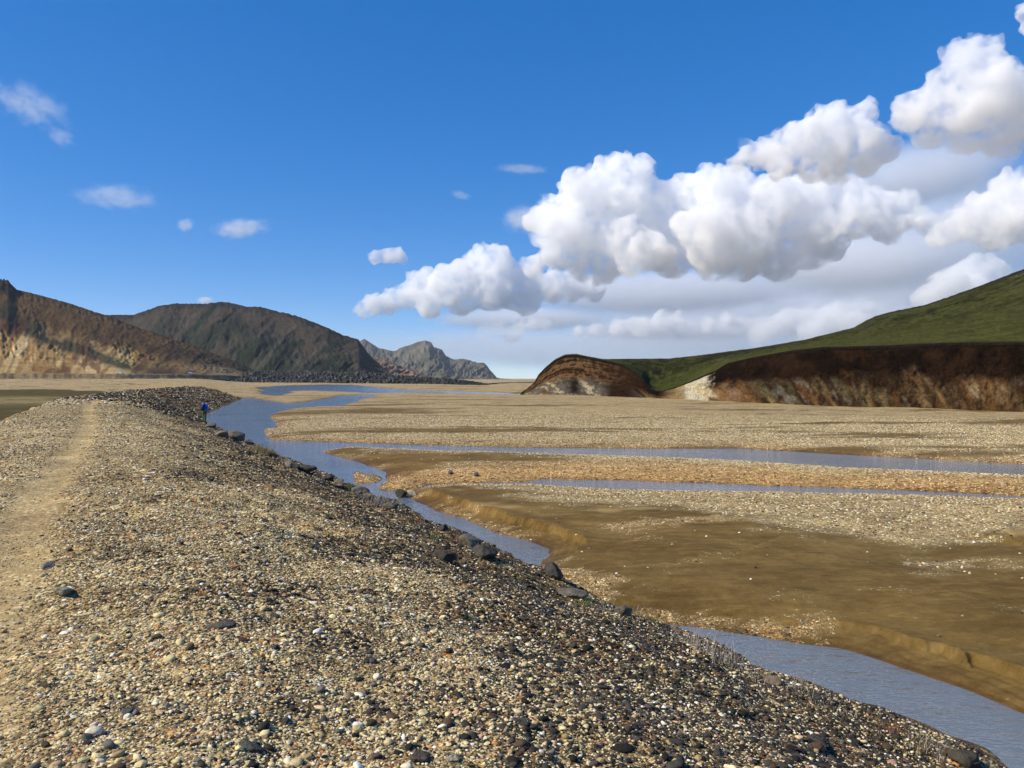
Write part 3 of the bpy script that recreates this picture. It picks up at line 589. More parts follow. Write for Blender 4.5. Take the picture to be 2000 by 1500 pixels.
# cliff face, ribbed and slightly hollow below the turf lip
lean = 0.75 * Tc ** 1.6 + 0.25 * Tc
Yk = pf + (Ye - pf) * lean; Zk = -0.15 + (Ze + 0.15) * Tc
w = np.sin(Tc * math.pi) ** 0.5; he = np.broadcast_to(h_e, Tc.shape)
strata = sstep(1260, 1180, PXc)
lower = sstep(0.62, 0.30, Tc + 0.1 * fbm(PXc * 0.012, Tc * 0, 3, 140))
rib = ridged(PXc * 0.045 + Tc * 0.9, Tc * 0.5, 5, 141) - 0.6
dYk = -(rib * 0.35 * (0.25 + lower) + fbm(PXc * 0.03, Tc * 3.2, 5, 142) * 0.55 + strata * perlin(PXc * 0.012 + 3, Tc * 16 + PXc * 0.004, 143) * 0.14 + fbm(PXc * 0.22, Tc * 14, 3, 144) * 0.14) * w * np.clip(he / 6, 0.1, 1)
Yk = Yk + dYk; lip = (Tc > 0.955); Yk = Yk - lip * 0.22 * np.clip(he / 6, 0, 1)
Ys = Ye + (Yc - Ye) * Ts; 
bulge = interp([(1016, 1), (1200, 1.0), (1290, 1.8), (1400, 1.15), (1700, 0.98), (2700, 0.95)], PXc[0])
Zs = Ze + (Zc - Ze) * Ts ** bulge
ws_ = np.sin(np.clip(Ts, 0, 1) * math.pi) ** 0.8
val = np.exp(-((PXc[0] - 1330) / 75.0) ** 2)
Xs0 = (px - CX) / F * Ys
Zs = Zs + ws_ * (fbm(Xs0 * 0.05, Ys * 0.05, 4, 145) * 0.7 + fbm(Xs0 * 0.35, Ys * 0.3, 4, 146) * 0.32 + val * fbm(Xs0 * 0.12, Ys * 0.1, 3, 149) * 1.3) + fbm(Xs0 * 0.9, Ys * 0.9, 3, 150) * 0.16 * sstep(0.0, 0.1, Ts)
Yb = Yc + 90 * Tb; Zb = Zc - (Zc + 1) * Tb ** 1.5
YY = np.vstack([Yk, Ys, Yb]); ZZ = np.vstack([Zk, Zs, Zb]); XX = (px - CX) / F * YY
def cliff_col(p, t):
    n = fbm(p * 0.016, t * 2.0, 4, 151); n2 = fbm(p * 0.03 + t * 2.6, t * 1.3, 5, 152, 0.6); n3 = fbm(p * 0.11, t * 10, 4, 153); n4 = fbm(p * 0.024 + t * 1.4, t * 1.2, 4, 157)
    dkb = np.array((0.0085, 0.005, 0.0028)); br = np.array((0.024, 0.0125, 0.006)); rust = np.array((0.095, 0.047, 0.017)); tan = np.array((0.2, 0.135, 0.062)); white = np.array((0.36, 0.31, 0.2)); grey = np.array((0.13, 0.115, 0.092)); olive = np.array((0.075, 0.062, 0.03))
    c = cmix(dkb, br, sstep(-0.3, 0.4, n + 0.4 * n3))
    lo = sstep(0.58, 0.34, t + 0.2 * n + 0.06 * n3)
    lc = cmix(br * 1.1, rust, sstep(-0.1, 0.4, n4 + 0.3 * n3)); lc = cmix(lc, olive, sstep(0.05, 0.4, -n4 + 0.2 * n3))
    lc = cmix(lc, tan, sstep(-0.1, 0.45, n2) * 0.8); lc = cmix(lc, white, sstep(0.4, 0.75, n2 + 0.25 * n4) * 0.75); lc = cmix(lc, grey, sstep(0.25, 0.5, -n2 + 0.3 * n3) * 0.8)
    fade = sstep(1960, 1600, p + 80 * n)
    lc = cmix(cmix(br * 1.8, rust * 1.15, sstep(-0.2, 0.4, n4 + 0.4 * n3)), lc * 1.15, 0.4 + 0.6 * fade)
    c = cmix(c, lc, lo)
    # headland: horizontal strata over white and rust patches
    hd = sstep(1275, 1225, p)
    st = perlin(p * 0.006 + 2, t * 26 + n * 1.2, 154)
    hc = cmix(br, np.array((0.15, 0.085, 0.038)), sstep(-0.2, 0.7, 0.7 * st + 0.8 * n3 + 0.2) * sstep(0.3, 0.5, t) * sstep(1250, 1140, p))
    hl = sstep(0.52, 0.36, t + 0.12 * n3) * sstep(1200, 1150, p + 30 * n)
    hlc = cmix(grey, white * 1.35, sstep(-0.05, 0.4, n2 + 0.5 * n3)); hlc = cmix(hlc, rust * 1.5, sstep(0.0, 0.3, n4) * sstep(1090, 1050, p)); hlc = cmix(hlc, dkb, np.exp(-((p - 1122) / 15.0) ** 2) * sstep(0.02, 0.16, t) * 0.95)
    hc = cmix(hc, hlc, hl); c = cmix(c, hc, hd)
    # the bright clay fan
    fan = sstep(1318, 1345, p + 8 * n3) * sstep(1395, 1375, p + 12 * n3) * sstep(1.0, 0.94, t)
    c = cmix(c, cmix(np.array((0.50, 0.47, 0.36)), np.array((0.56, 0.47, 0.28)), sstep(-0.2, 0.3, n2)), fan * 0.95)
    fan2 = sstep(1285, 1330, p) * sstep(1345, 1325, p); c = cmix(c, np.array((0.30, 0.215, 0.10)), fan2 * 0.85)
    rr = sstep(1390, 1415, p) * sstep(1500, 1440, p) * lo; c = cmix(c, np.array((0.27, 0.135, 0.055)), rr * 0.5)
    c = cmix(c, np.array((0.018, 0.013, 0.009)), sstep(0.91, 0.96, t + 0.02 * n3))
    return c
def turf_col(X, Y, p, t):
    n = fbm(X * 0.03, Y * 0.05, 4, 161); n2 = fbm(X * 0.25, Y * 0.35, 4, 162); n3 = fbm(X * 0.9, Y * 0.9, 3, 163)
    c = cmix(np.array((0.02, 0.022, 0.006)), np.array((0.06, 0.064, 0.015)), sstep(-0.35, 0.4, n2 + 0.5 * n))
    c = cmix(c, np.array((0.085, 0.08, 0.03)), sstep(0.1, 0.5, n3 + 0.4 * n) * 0.5)
    c = cmix(c, np.array((0.082, 0.082, 0.02)), sstep(0.45, 0.05, t + 0.25 * n2) * 0.6)
    c = cmix(c, np.array((0.04, 0.058, 0.009)), np.exp(-((p - 1310) / 50.0) ** 2) * sstep(0.5, 0.0, t) * 0.7)
    c = cmix(c, np.array((0.022, 0.022, 0.014)), sstep(0.90, 0.99, t + 0.05 * n2) * sstep(1660, 1700, p) * 0.8)
    c = cmix(c, np.array((0.25, 0.22, 0.14)), np.exp(-((p - 1990) / 18.0) ** 2) * np.exp(-((t - 0.86) / 0.03) ** 2) * sstep(-0.1, 0.2, n3))
    return c
PXA = np.broadcast_to(px, YY.shape)
hc = np.concatenate([cliff_col(PXc, Tc), turf_col(XX[NC:NC + NS], YY[NC:NC + NS], np.broadcast_to(px, Ts.shape), Ts), turf_col(XX[NC + NS:], YY[NC + NS:], np.broadcast_to(px, Tb.shape), Tb * 0 + 0.5)], 0)
MAT_TURF = hill_material('turf', 0.5, 0.7, con=0.85, bs=0.9); MAT_CLIFF = hill_material('earth_cliff', 0.7, 0.6, con=0.9, bs=1.0)
PG = np.stack([XX, YY, ZZ], 2)
for nm, a, b, mt in (('cliff', 0, NC, MAT_CLIFF), ('grassy_hill', NC - 1, NC + NS + NB, MAT_TURF)):
    g = PG[a:b]; me = mesh_np(nm, g.reshape(-1, 3), grid_quads(g.shape[0], g.shape[1]), {'hc': hc[a:b].reshape(-1, 3)})
    tag(link(nm, me, mt), kind='structure')

# ------------------------------------------------------------------ clouds: closed bodies of scattering droplets, lit by the sun and the sky
def ico(sub):
    bm = bmesh.new(); bmesh.ops.create_icosphere(bm, subdivisions=sub, radius=1.0)
    v = np.array([p.co[:] for p in bm.verts]); f = np.array([[q.index for q in p.verts] for p in bm.faces]); bm.free(); return v, f
ICO1, ICO2, ICO3, ICO4 = ico(1), ico(2), ico(3), ico(4)
def cloud_material(name, density, colr=(1, 1, 1), g=0.0):
    m = NT(name); nz = m.noise(m.pos(), density * 1.0, 4, 0.62)
    dn = m.math('MULTIPLY', m.mapr(nz, 0.36, 0.63, 0.14, 1.9), density)
    sc = m.n('ShaderNodeVolumeScatter', {'Color': rgba(colr), 'Density': dn, 'Anisotropy': g})
    m.t.links.new(sc.outputs[0], m.out.inputs['Volume']); return m.m
def make_cloud(puffs, base_py, label, soft=9.0, alt=900.0, D=None, kids=13, flat=1.0, seed=1, vox=3.0, rough=1.0, group=None, depth=1.0, albedo=(1, 1, 1), levels=2):
    """puffs: (px, py, radius px) seen from the photographer; base_py: the row of the flat base; soft: px over which light fades in"""
    rg = np.random.default_rng(seed)
    if D is None: D = alt / ((HY - base_py) / F)
    k = D / F; zb = H + (HY - base_py) * k
    sph = []
    for (a, b, r) in puffs:
        c = np.array([(a - CX) * k, D + rg.uniform(-0.5, 0.5) * r * k * 1.6 * depth, H + (HY - b) * k]); rr = r * k
        sph.append((c, rr))
        if levels < 1: continue
        for i in range(kids):
            d = rg.normal(size=3); d[2] = abs(d[2]) * 0.9 - 0.25; d /= np.linalg.norm(d)
            r1 = rr * rg.uniform(0.2, 0.46); c1 = c + d * (rr * rg.uniform(0.72, 0.95)); sph.append((c1, r1))
            if levels < 2: continue
            for j in range(4):
                e = rg.normal(size=3) + d * 1.2; e /= np.linalg.norm(e); r2 = r1 * rg.uniform(0.3, 0.5)
                sph.append((c1 + e * r1 * 0.9, r2))
    vo, fo = ICO2; V = []; Fa = []
    for i, (c, r) in enumerate(sph):
        V.append(vo * np.array([r, r * depth, r * flat]) + c); Fa.append(fo + len(vo) * i)
    V = np.vstack(V); Fa = np.vstack(Fa)
    origin = np.array([V[:, 0].mean(), D, zb]); V = V - origin
    tmp = bpy.data.objects.new('cloud_raw', mesh_np('cloud_raw', V, Fa)); col.objects.link(tmp)
    md = tmp.modifiers.new('r', 'REMESH'); md.mode = 'VOXEL'; md.voxel_size = vox * k
    dg = bpy.context.evaluated_depsgraph_get(); me = bpy.data.meshes.new_from_object(tmp.evaluated_get(dg))
    bpy.data.objects.remove(tmp)
    n = len(me.vertices); co = np.empty(n * 3, np.float32); me.vertices.foreach_get('co', co); co = co.reshape(-1, 3).astype(float)
    nr = np.empty(n * 3, np.float32); me.vertices.foreach_get('normal', nr); nr = nr.reshape(-1, 3)
    q = co / (k * 30.0); nz = 0; amp = 1.0
    for o_ in range(5):
        nz = nz + amp * (np.abs(perlin3(q[:, 0] * 2 ** o_ + 5, q[:, 1] * 2 ** o_, q[:, 2] * 2 ** o_ + 9, seed + o_)) - 0.35); amp *= 0.62
    co = co + nr * (nz * 9.0 * k * rough)[:, None]
    zc = 2.0 * k * perlin3(co[:, 0] / (k * 60), co[:, 1] / (k * 60), co[:, 0] * 0, seed + 9)
    low = co[:, 2] < zc; co[low, 2] = zc[low] + (co[low, 2] - zc[low]) * 0.12
    me.vertices.foreach_set('co', co.astype(np.float32).ravel()); me.update()
    tmp = bpy.data.objects.new('cloud_raw', me); col.objects.link(tmp)
    md = tmp.modifiers.new('r', 'REMESH'); md.mode = 'VOXEL'; md.voxel_size = vox * k * 0.9
    dg = bpy.context.evaluated_depsgraph_get(); me = bpy.data.meshes.new_from_object(tmp.evaluated_get(dg)); bpy.data.objects.remove(tmp)
    me.name = 'cloud'; me.materials.clear(); me.update()
    o = link('cloud', me, cloud_material('cloud_droplets', 1.0 / (soft * k), albedo)); o.location = origin
    return tag(o, label, 'cloud', group)

make_cloud([(735, 506, 17), (752, 500, 19), (772, 500, 20), (787, 506, 14)], 524, 'small lone white puff of cloud left of the big bank', soft=27, seed=2, kids=6)
make_cloud([(715, 607, 20), (735, 598, 24), (765, 588, 28), (795, 578, 30), (825, 556, 34), (835, 535, 22), (868, 560, 36), (898, 545, 36), (925, 515, 34), (950, 502, 26), (968, 520, 34), (1000, 535, 32), (900, 590, 34), (960, 575, 40), (1000, 575, 34), (840, 592, 32), (1030, 530, 22), (1040, 565, 34), (1080, 560, 34), (1120, 560, 30), (1030, 595, 26), (1160, 565, 28)], 625,
           'heaped cloud bank low over the far mountains with pinkish white tops', soft=23, seed=3, D=9500)
make_cloud([(1035, 432, 20), (1060, 430, 32), (1095, 415, 48), (1140, 398, 58), (1128, 362, 36), (1170, 372, 46), (1190, 345, 44), (1212, 324, 32), (1245, 334, 30), (1262, 362, 30), (1230, 390, 58), (1300, 395, 55), (1340, 372, 40), (1380, 385, 55), (1430, 368, 46), (1440, 420, 66), (1500, 400, 60), (1560, 395, 60), (1610, 385, 50), (1655, 380, 40), (1690, 400, 34), (1300, 450, 60), (1380, 460, 62), (1460, 470, 58), (1530, 465, 52), (1590, 450, 46), (1150, 460, 50), (1080, 460, 40), (1215, 470, 55), (1260, 495, 44), (1320, 500, 46), (1390, 505, 46), (1460, 508, 44), (1530, 505, 44), (1585, 490, 40), (1630, 470, 40), (1660, 430, 44), (1700, 415, 40), (1740, 400, 38), (1775, 410, 36), (1720, 450, 34), (1800, 440, 28), (1090, 500, 34), (1140, 515, 34), (1190, 520, 34), (1230, 515, 34), (1045, 520, 26)], 555,
           'largest towering white cumulus in the middle of the cloud bank', soft=27, seed=4, D=7000)
make_cloud([(1468, 300, 26), (1500, 300, 34), (1540, 285, 40), (1580, 272, 42), (1615, 245, 38), (1650, 232, 34), (1683, 225, 28), (1660, 275, 44), (1705, 272, 34), (1610, 300, 40), (1520, 325, 34), (1580, 330, 36), (1640, 325, 38), (1690, 315, 36), (1735, 290, 30), (1440, 320, 22)], 360,
           'sunlit cloud riding just above the right end of the big cumulus', soft=32, seed=6, D=5200)
make_cloud([(1775, 232, 32), (1810, 205, 42), (1845, 170, 44), (1870, 125, 40), (1900, 110, 34), (1940, 130, 44), (1975, 165, 46), (1920, 190, 60), (1870, 220, 52), (1960, 235, 54), (2020, 225, 50), (1830, 250, 36), (1900, 260, 40), (1980, 275, 40)], 296,
           'tall grey white cloud leaning at the upper right edge', soft=42, seed=7, D=4400)
make_cloud([(2005, 30, 24), (2030, 50, 34), (2040, 10, 36), (2070, 40, 40)], 84, 'sliver of white cloud cut by the top right corner', soft=32, seed=8, D=3600)
make_cloud([(1850, 455, 30), (1880, 440, 38), (1915, 420, 42), (1955, 400, 42), (1985, 365, 34), (2020, 380, 50), (1990, 430, 52), (1930, 455, 44), (2050, 440, 50)], 505, 'bulky white cloud at the right edge above the green hill', soft=32, seed=10, D=5800)
make_cloud([(1800, 585, 30), (1840, 560, 36), (1880, 545, 36), (1915, 535, 40), (1950, 530, 34), (1890, 575, 40), (1840, 590, 36), (1960, 570, 36)], 612, 'pale cloud standing close behind the slope of the green hill', soft=44, seed=11, D=8800)
make_cloud([(1130, 650, 14), (1165, 648, 18), (1210, 642, 22), (1250, 640, 24), (1290, 634, 26), (1320, 625, 20), (1330, 645, 18), (1380, 635, 15), (1420, 625, 18), (1450, 628, 15)], 660, 'long low cloud strip with a pinkish top above the cliff', soft=27, seed=12, D=11500)
make_cloud([(945, 648, 16), (975, 642, 18), (1010, 645, 20), (1045, 634, 16), (1062, 640, 18), (1000, 655, 18)], 668, 'faint flat cloud above the far mountain peak', soft=44, seed=13, D=12500)
make_cloud([(1500, 640, 30), (1550, 622, 28), (1600, 628, 34), (1650, 612, 30), (1690, 605, 26), (1580, 650, 34), (1640, 645, 36), (1480, 655, 26)], 680, 'hazy cloud patch low behind the green hill crest', soft=51, seed=14, D=10500)
# thin veils: one soft-edged body each, denser inside and torn by noise; grey ones carry under-cloud shade in their albedo
def make_veil(px_, py_, wpx, hpx, tau, D, label, seed=1, tear=0.5, tilt=0.0, depth=None, nscale=3.0, stretch=2.5, lo=0.42, hi=0.62, alb=1.0):
    k = D / F; m = NT('cloud_veil'); tc = m.n('ShaderNodeTexCoord').outputs['Object']
    ln = m.n('ShaderNodeVectorMath', {0: tc}, operation='LENGTH').outputs['Value']
    body = m.mapr(ln, 1.0, 0.25)
    off = m.n('ShaderNodeVectorMath', {0: m.scaled(tc, (wpx / hpx / stretch, 1.0, 1.0)), 1: (seed * 3.1, seed * 1.7, seed * 2.3)}, operation='ADD').outputs[0]
    nz = m.noise(off, nscale, 5, 0.6)
    dens = m.math('MULTIPLY', m.mapr(m.math('ADD', m.math('MULTIPLY', nz, tear), m.math('MULTIPLY', body, 1 - tear)), lo, hi), body)
    dd = (depth or hpx) * k
    sc = m.n('ShaderNodeVolumeScatter', {'Color': (alb * 0.97, alb * 0.985, min(1.0, alb * 1.01), 1), 'Density': m.math('MULTIPLY', dens, tau / dd), 'Anisotropy': 0.3})  # alb below one darkens a veil to stand for shade under the heaps
    m.t.links.new(sc.outputs[0], m.out.inputs['Volume'])
    me = mesh_np('cloud', ICO3[0] * 1.04, ICO3[1]); o = link('cloud', me, m.m)
    o.location = ((px_ - CX) * k, D, H + (HY - py_) * k); o.scale = (wpx * k, dd, hpx * k); o.rotation_euler = (0, tilt, 0)
    return tag(o, label, 'cloud')
make_veil(1800, 340, 300, 95, 2.2, 7600, 'soft grey fill of cloud between the sunlit cloud and the tall one', 21, 0.6, R(-10), 70, 2.4, 1.5, 0.3, 0.62, 0.95)
make_veil(1690, 510, 330, 100, 3.4, 9500, 'dim grey cloud body under the right end of the big cumulus', 22, 0.55, R(-4), 75, 2.4, 1.6, 0.3, 0.62, 0.9)
make_veil(1290, 570, 420, 66, 3.2, 12000, 'long dim grey cloud base stretching below the big cumulus', 23, 0.55, R(-1), 50, 2.2, 3.0, 0.3, 0.62, 0.9)
make_veil(1020, 622, 260, 36, 2.6, 13000, 'thin grey shelf of cloud under the heaped bank', 24, 0.55, 0.0, 30, 2.4, 3.0, 0.3, 0.62, 0.92)
make_veil(1030, 430, 75, 40, 1.3, 7200, 'torn pale fringe at the left end of the big cumulus', 25, 0.75, R(6), 40, 2.4, 1.2, 0.4, 0.66)
make_veil(1330, 642, 340, 38, 3.0, 14500, 'broken white cloud strip just over the cliff headland', 26, 0.72, 0.0, 30, 3.2, 3.2, 0.4, 0.66)
make_veil(1640, 625, 260, 56, 2.8, 14500, 'broken white cloud strip over the low part of the green hill', 27, 0.72, R(-5), 40, 3.0, 2.4, 0.4, 0.66)
make_veil(1560, 600, 760, 150, 2.4, 17000, 'broad blue grey cloud layer behind the white cumulus heaps', 3, 0.6, R(-5), 200, 2.6, 2.6, 0.3, 0.72)
make_veil(1880, 460, 380, 200, 1.8, 16000, 'pale grey veil filling the sky behind the right hand clouds', 5, 0.6, R(-10), 150, 2.8, 1.6, 0.3, 0.7)
make_veil(1120, 680, 700, 62, 1.6, 19000, 'thin whitish haze cloud lying along the horizon', 4, 0.6, 0.0, 60, 2.6, 4.0, 0.3, 0.7)
make_veil(60, 205, 120, 60, 0.55, 3200, 'ragged thin wisp high at the left edge', 7, 0.8, R(24), 60, 2.6, 1.3, 0.46, 0.68)
make_veil(120, 268, 44, 28, 0.4, 3200, 'short faint wisp under the ragged one', 8, 0.8, R(28), 30, 2.0, 1.2, 0.44, 0.68)
make_veil(228, 385, 130, 40, 0.55, 4600, 'long thin lens of cloud over the brown hill', 9, 0.75, R(5), 40, 2.4, 1.7, 0.44, 0.68)
make_veil(362, 439, 24, 20, 0.8, 6000, 'tiny cloud scrap left of the small flat cloud', 10, 0.75, R(-20), 20, 2.2, 1.2, 0.42, 0.66)
make_veil(470, 446, 80, 30, 1.0, 6000, 'small flat cloud above the dark hill', 11, 0.75, R(-6), 30, 2.6, 1.6, 0.42, 0.66)
make_veil(1020, 330, 80, 16, 0.5, 5000, 'thin streak of cloud up left of the cumulus tower', 12, 0.7, R(2), 20, 2.2, 2.0, 0.42, 0.66)
make_veil(900, 381, 34, 14, 0.35, 5000, 'faint short streak between the thin streak and the lone puff', 13, 0.7, R(14), 14, 2.0, 1.6, 0.42, 0.66)
make_veil(401, 587, 24, 11, 1.4, 12000, 'tip of white cloud peeping over the dark hill', 14, 0.5, 0.0, 12, 1.8, 1.6, 0.3, 0.6)

# ------------------------------------------------------------------ stones
def rock_mesh(name, seed, sub=ICO3, planes=14, rough=0.06, sharp=0.75, mat=None, smooth=True, lo=0.62):
    rg = np.random.default_rng(seed); v, f = sub
    nrm = rg.normal(size=(planes, 3)); nrm /= np.linalg.norm(nrm, axis=1, keepdims=True); d = rg.uniform(lo, 1.0, planes)
    dots = v @ nrm.T
    rr = np.where(dots > 0.02, d / np.maximum(dots, 0.02), 9.0); rm = np.minimum(rr.min(1), 1.15)
    rad_ = sharp * rm + (1 - sharp)
    nz = perlin3(v[:, 0] * 2.3 + seed, v[:, 1] * 2.3, v[:, 2] * 2.3, seed) + 0.5 * perlin3(v[:, 0] * 5.3, v[:, 1] * 5.3 + seed, v[:, 2] * 5.3, seed + 3) + 0.3 * perlin3(v[:, 0] * 11, v[:, 1] * 11 + seed, v[:, 2] * 11, seed + 5)
    co = v * (rad_ + rough * nz)[:, None]
    me = mesh_np(name, co, f, smooth=smooth)
    if mat: me.materials.append(mat)
    return me
def stone_material(name, src):
    m = NT(name)
    if src == 'INSTANCER': c = m.attr('col', 'INSTANCER').outputs['Color']
    else: c = m.n('ShaderNodeObjectInfo').outputs['Color']
    tc = m.n('ShaderNodeTexCoord').outputs['Object']; P = m.pos()
    n1 = m.noise(P, 45.0, 4, 0.6); n2 = m.noise(P, 190.0, 3)
    c = m.mixc(m.mapr(n1, 0.32, 0.68), m.mixc(1.0, c, (0.72, 0.7, 0.68, 1), 'MULTIPLY'), m.mixc(1.0, c, (1.14, 1.13, 1.1, 1), 'MULTIPLY'))
    c = m.mixc(m.mapr(n2, 0.55, 0.7, 0, 0.35), c, m.mixc(1.0, c, (0.5, 0.48, 0.46, 1), 'MULTIPLY'))
    c = m.mixc(1.0, c, (1.02, 0.99, 0.9, 1), 'MULTIPLY')
    return m.bsdf(c, 0.88, 0.15, m.math('ADD', n1, m.math('MULTIPLY', n2, 0.4)), 0.35, 0.006)
MAT_PEB = stone_material('pebble_stone', 'INSTANCER'); MAT_STONE = stone_material('loose_stone', 'OBJECT')
def boulder_material():
    m = NT('boulder_stone'); c = m.n('ShaderNodeObjectInfo').outputs['Color']; P = m.pos()
    n1 = m.noise(P, 7.0, 6, 0.65); n2 = m.noise(P, 38.0, 5, 0.65); n3 = m.noise(P, 2.5, 3)
    c = m.mixc(m.mapr(n1, 0.3, 0.7), m.mixc(1.0, c, (0.6, 0.58, 0.56, 1), 'MULTIPLY'), m.mixc(1.0, c, (1.35, 1.32, 1.26, 1), 'MULTIPLY'))
    c = m.mixc(m.mapr(n2, 0.55, 0.68, 0, 0.6), c, m.mixc(1.0, c, (1.8, 1.75, 1.6, 1), 'MULTIPLY'))
    c = m.mixc(m.math('MULTIPLY', m.mapr(n3, 0.56, 0.7), 0.35), c, (0.09, 0.075, 0.035, 1))
    return m.bsdf(c, 0.9, 0.2, m.math('ADD', n1, m.math('MULTIPLY', n2, 0.45)), 0.8, 0.05)
MAT_BOULDER = boulder_material()
peb_col = bpy.data.collections.new('pebble_shapes')
for i in range(10):
    ang_ = i >= 3
    me = rock_mesh('pebble_shape', 300 + i, ICO2, planes=(9 if ang_ else 12), rough=0.05, sharp=(0.92 if ang_ else 0.6), mat=MAT_PEB, smooth=not ang_ or i % 2 == 0, lo=(0.55 if ang_ else 0.7))
    o = bpy.data.objects.new('pebble_shape', me); peb_col.objects.link(o)
def gn_instances(coll):
    ng = bpy.data.node_groups.new('scatter', 'GeometryNodeTree')
    ng.interface.new_socket('Geometry', in_out='INPUT', socket_type='NodeSocketGeometry'); ng.interface.new_socket('Geometry', in_out='OUTPUT', socket_type='NodeSocketGeometry')
    N = ng.nodes; gi = N.new('NodeGroupInput'); go = N.new('NodeGroupOutput'); ci = N.new('GeometryNodeCollectionInfo')
    ci.inputs['Collection'].default_value = coll; ci.inputs['Separate Children'].default_value = True; ci.inputs['Reset Children'].default_value = True
    ip = N.new('GeometryNodeInstanceOnPoints'); ip.inputs['Pick Instance'].default_value = True
    def na(n_, t):
        a = N.new('GeometryNodeInputNamedAttribute'); a.data_type = t; a.inputs['Name'].default_value = n_; return a.outputs['Attribute']
    L = ng.links.new
    L(gi.outputs[0], ip.inputs['Points']); L(ci.outputs[0], ip.inputs['Instance'])
    L(na('var', 'INT'), ip.inputs['Instance Index']); L(na('rot', 'FLOAT_VECTOR'), ip.inputs['Rotation']); L(na('scl', 'FLOAT_VECTOR'), ip.inputs['Scale'])
    L(ip.outputs[0], go.inputs[0]); return ng
GN_PEB = gn_instances(peb_col)
PAL = {'cream': (0.68, 0.57, 0.34), 'white': (0.82, 0.77, 0.64), 'straw': (0.58, 0.5, 0.28), 'tan': (0.38, 0.29, 0.16), 'grey': (0.17, 0.16, 0.145), 'dgrey': (0.055, 0.052, 0.048), 'lava': (0.022, 0.021, 0.021), 'brown': (0.085, 0.06, 0.042), 'mauve': (0.13, 0.105, 0.105), 'orange': (0.48, 0.22, 0.08), 'pink': (0.52, 0.34, 0.24)}
PN = list(PAL); PC = np.array([PAL[n] for n in PN])
W_LIGHT = np.array([.32, .13, .13, .24, .06, .03, .01, .03, .02, .02, .02]); W_DARK = np.array([.12, .09, .05, .07, .11, .20, .19, .10, .05, .012, .014])
def stone_colors(dark, rg):
    w = W_LIGHT[None] * (1 - dark[:, None]) + W_DARK[None] * dark[:, None]; w /= w.sum(1, keepdims=True)
    idx = (w.cumsum(1) < rg.random(len(dark))[:, None]).sum(1).clip(0, len(PN) - 1)
    return idx, np.clip(PC[idx] * rg.uniform(0.72, 1.22, (len(dark), 1)) * rg.uniform(0.94, 1.06, (len(dark), 3)), 0, 0.8)
def scatter(name, x, y, z, size, colors, rg, sink=0.36, flat=(0.38, 0.7)):
    n = len(x); me = bpy.data.meshes.new(name); me.vertices.add(n)
    a = rg.uniform(0.7, 1.35, n); fl = rg.uniform(*flat, n)
    scl = np.stack([size * 0.5 * a, size * 0.5 / a ** 0.5, size * 0.5 * fl], 1)
    me.vertices.foreach_set('co', np.stack([x, y, z + scl[:, 2] * (1 - 2 * sink)], 1).astype(np.float32).ravel())
    for nm, ty, val in (('var', 'INT', rg.integers(0, 10, n).astype(np.int32)),):
        t = me.attributes.new(nm, ty, 'POINT'); t.data.foreach_set('value', val)
    rot = np.stack([rg.normal(0, 0.22, n), rg.normal(0, 0.22, n), rg.uniform(0, 6.283, n)], 1)
    for nm, val in (('rot', rot), ('scl', scl)):
        t = me.attributes.new(nm, 'FLOAT_VECTOR', 'POINT'); t.data.foreach_set('vector', val.astype(np.float32).ravel())
    t = me.attributes.new('col', 'FLOAT_COLOR', 'POINT'); t.data.foreach_set('color', np.concatenate([colors, np.ones((n, 1))], 1).astype(np.float32).ravel())
    o = link(name, me); md = o.modifiers.new('scatter', 'NODES'); md.node_group = GN_PEB
    return o
def wedge(n, rmin, rmax, rg, a0=-37, a1=37):
    r = np.sqrt(rg.uniform(rmin ** 2, rmax ** 2, n)); a = np.radians(rg.uniform(a0, a1, n)); return r * np.sin(a), r * np.cos(a)

rg = np.random.default_rng(21)
CLS = [  # density per m2, smallest, largest, distance range, for the embankment
    (2600, 0.007, 0.016, 2.2, 6.5), (900, 0.013, 0.025, 2.2, 11), (170, 0.022, 0.042, 2.2, 24), (14, 0.04, 0.07, 2.2, 45), (70, 0.03, 0.065, 20, 60), (14, 0.09, 0.2, 55, 150)]
X_, Y_, S_ = [], [], []
for den, s0, s1, r0, r1 in CLS:
    area = math.radians(74) / 2 * (r1 ** 2 - r0 ** 2); n = int(den * area); n = min(n, 160000)
    x, y = wedge(n, r0, r1, rg)
    u, s = dike_us(x, y); k = (u > -4.2) & (u < 7.3) & (s < 150); x, y = x[k], y[k]
    fade = rg.random(len(x)) < sstep(r1, r1 * 0.75, np.hypot(x, y)) * 0.85 + 0.15
    x, y = x[fade], y[fade]
    X_.append(x); Y_.append(y); S_.append(rg.uniform(0, 1, len(x)) ** 1.8 * (s1 - s0) + s0)
x, y, sz = np.concatenate(X_), np.concatenate(Y_), np.concatenate(S_)
T2 = terrain(x, y); k = T2['isd'] & (rg.random(len(x)) > np.where(sz < 0.022, 0.55, 0.93) * np.clip(T2['path'] * 1.25, 0, 1)) & (rg.random(len(x)) < 0.25 + 0.75 * T2['gravel'])
x, y, sz, z, dkk, pth_ = x[k], y[k], sz[k], T2['z'][k], T2['dark'][k], T2['path'][k]
blot = fbm(x * 1.1, y * 1.1, 3, 201)
idx, cc = stone_colors(np.clip(dkk + blot * 0.45 + 0.08, 0, 1), rg)
sz = sz * np.where(np.isin(idx, [5, 6, 7]) & (dkk > 0.4), 1.5, 1.0)
# dust on stones by the path
cc = cc + (np.array([0.27, 0.21, 0.12]) - cc) * np.clip(pth_ * 0.6, 0, 0.6)[:, None]
ob = scatter('embankment_pebbles', x, y, z, sz, cc, rg); tag(ob, 'countless mixed pale and dark pebbles covering the embankment', 'pebbles', kind='stuff')
print('pebbles', len(x))
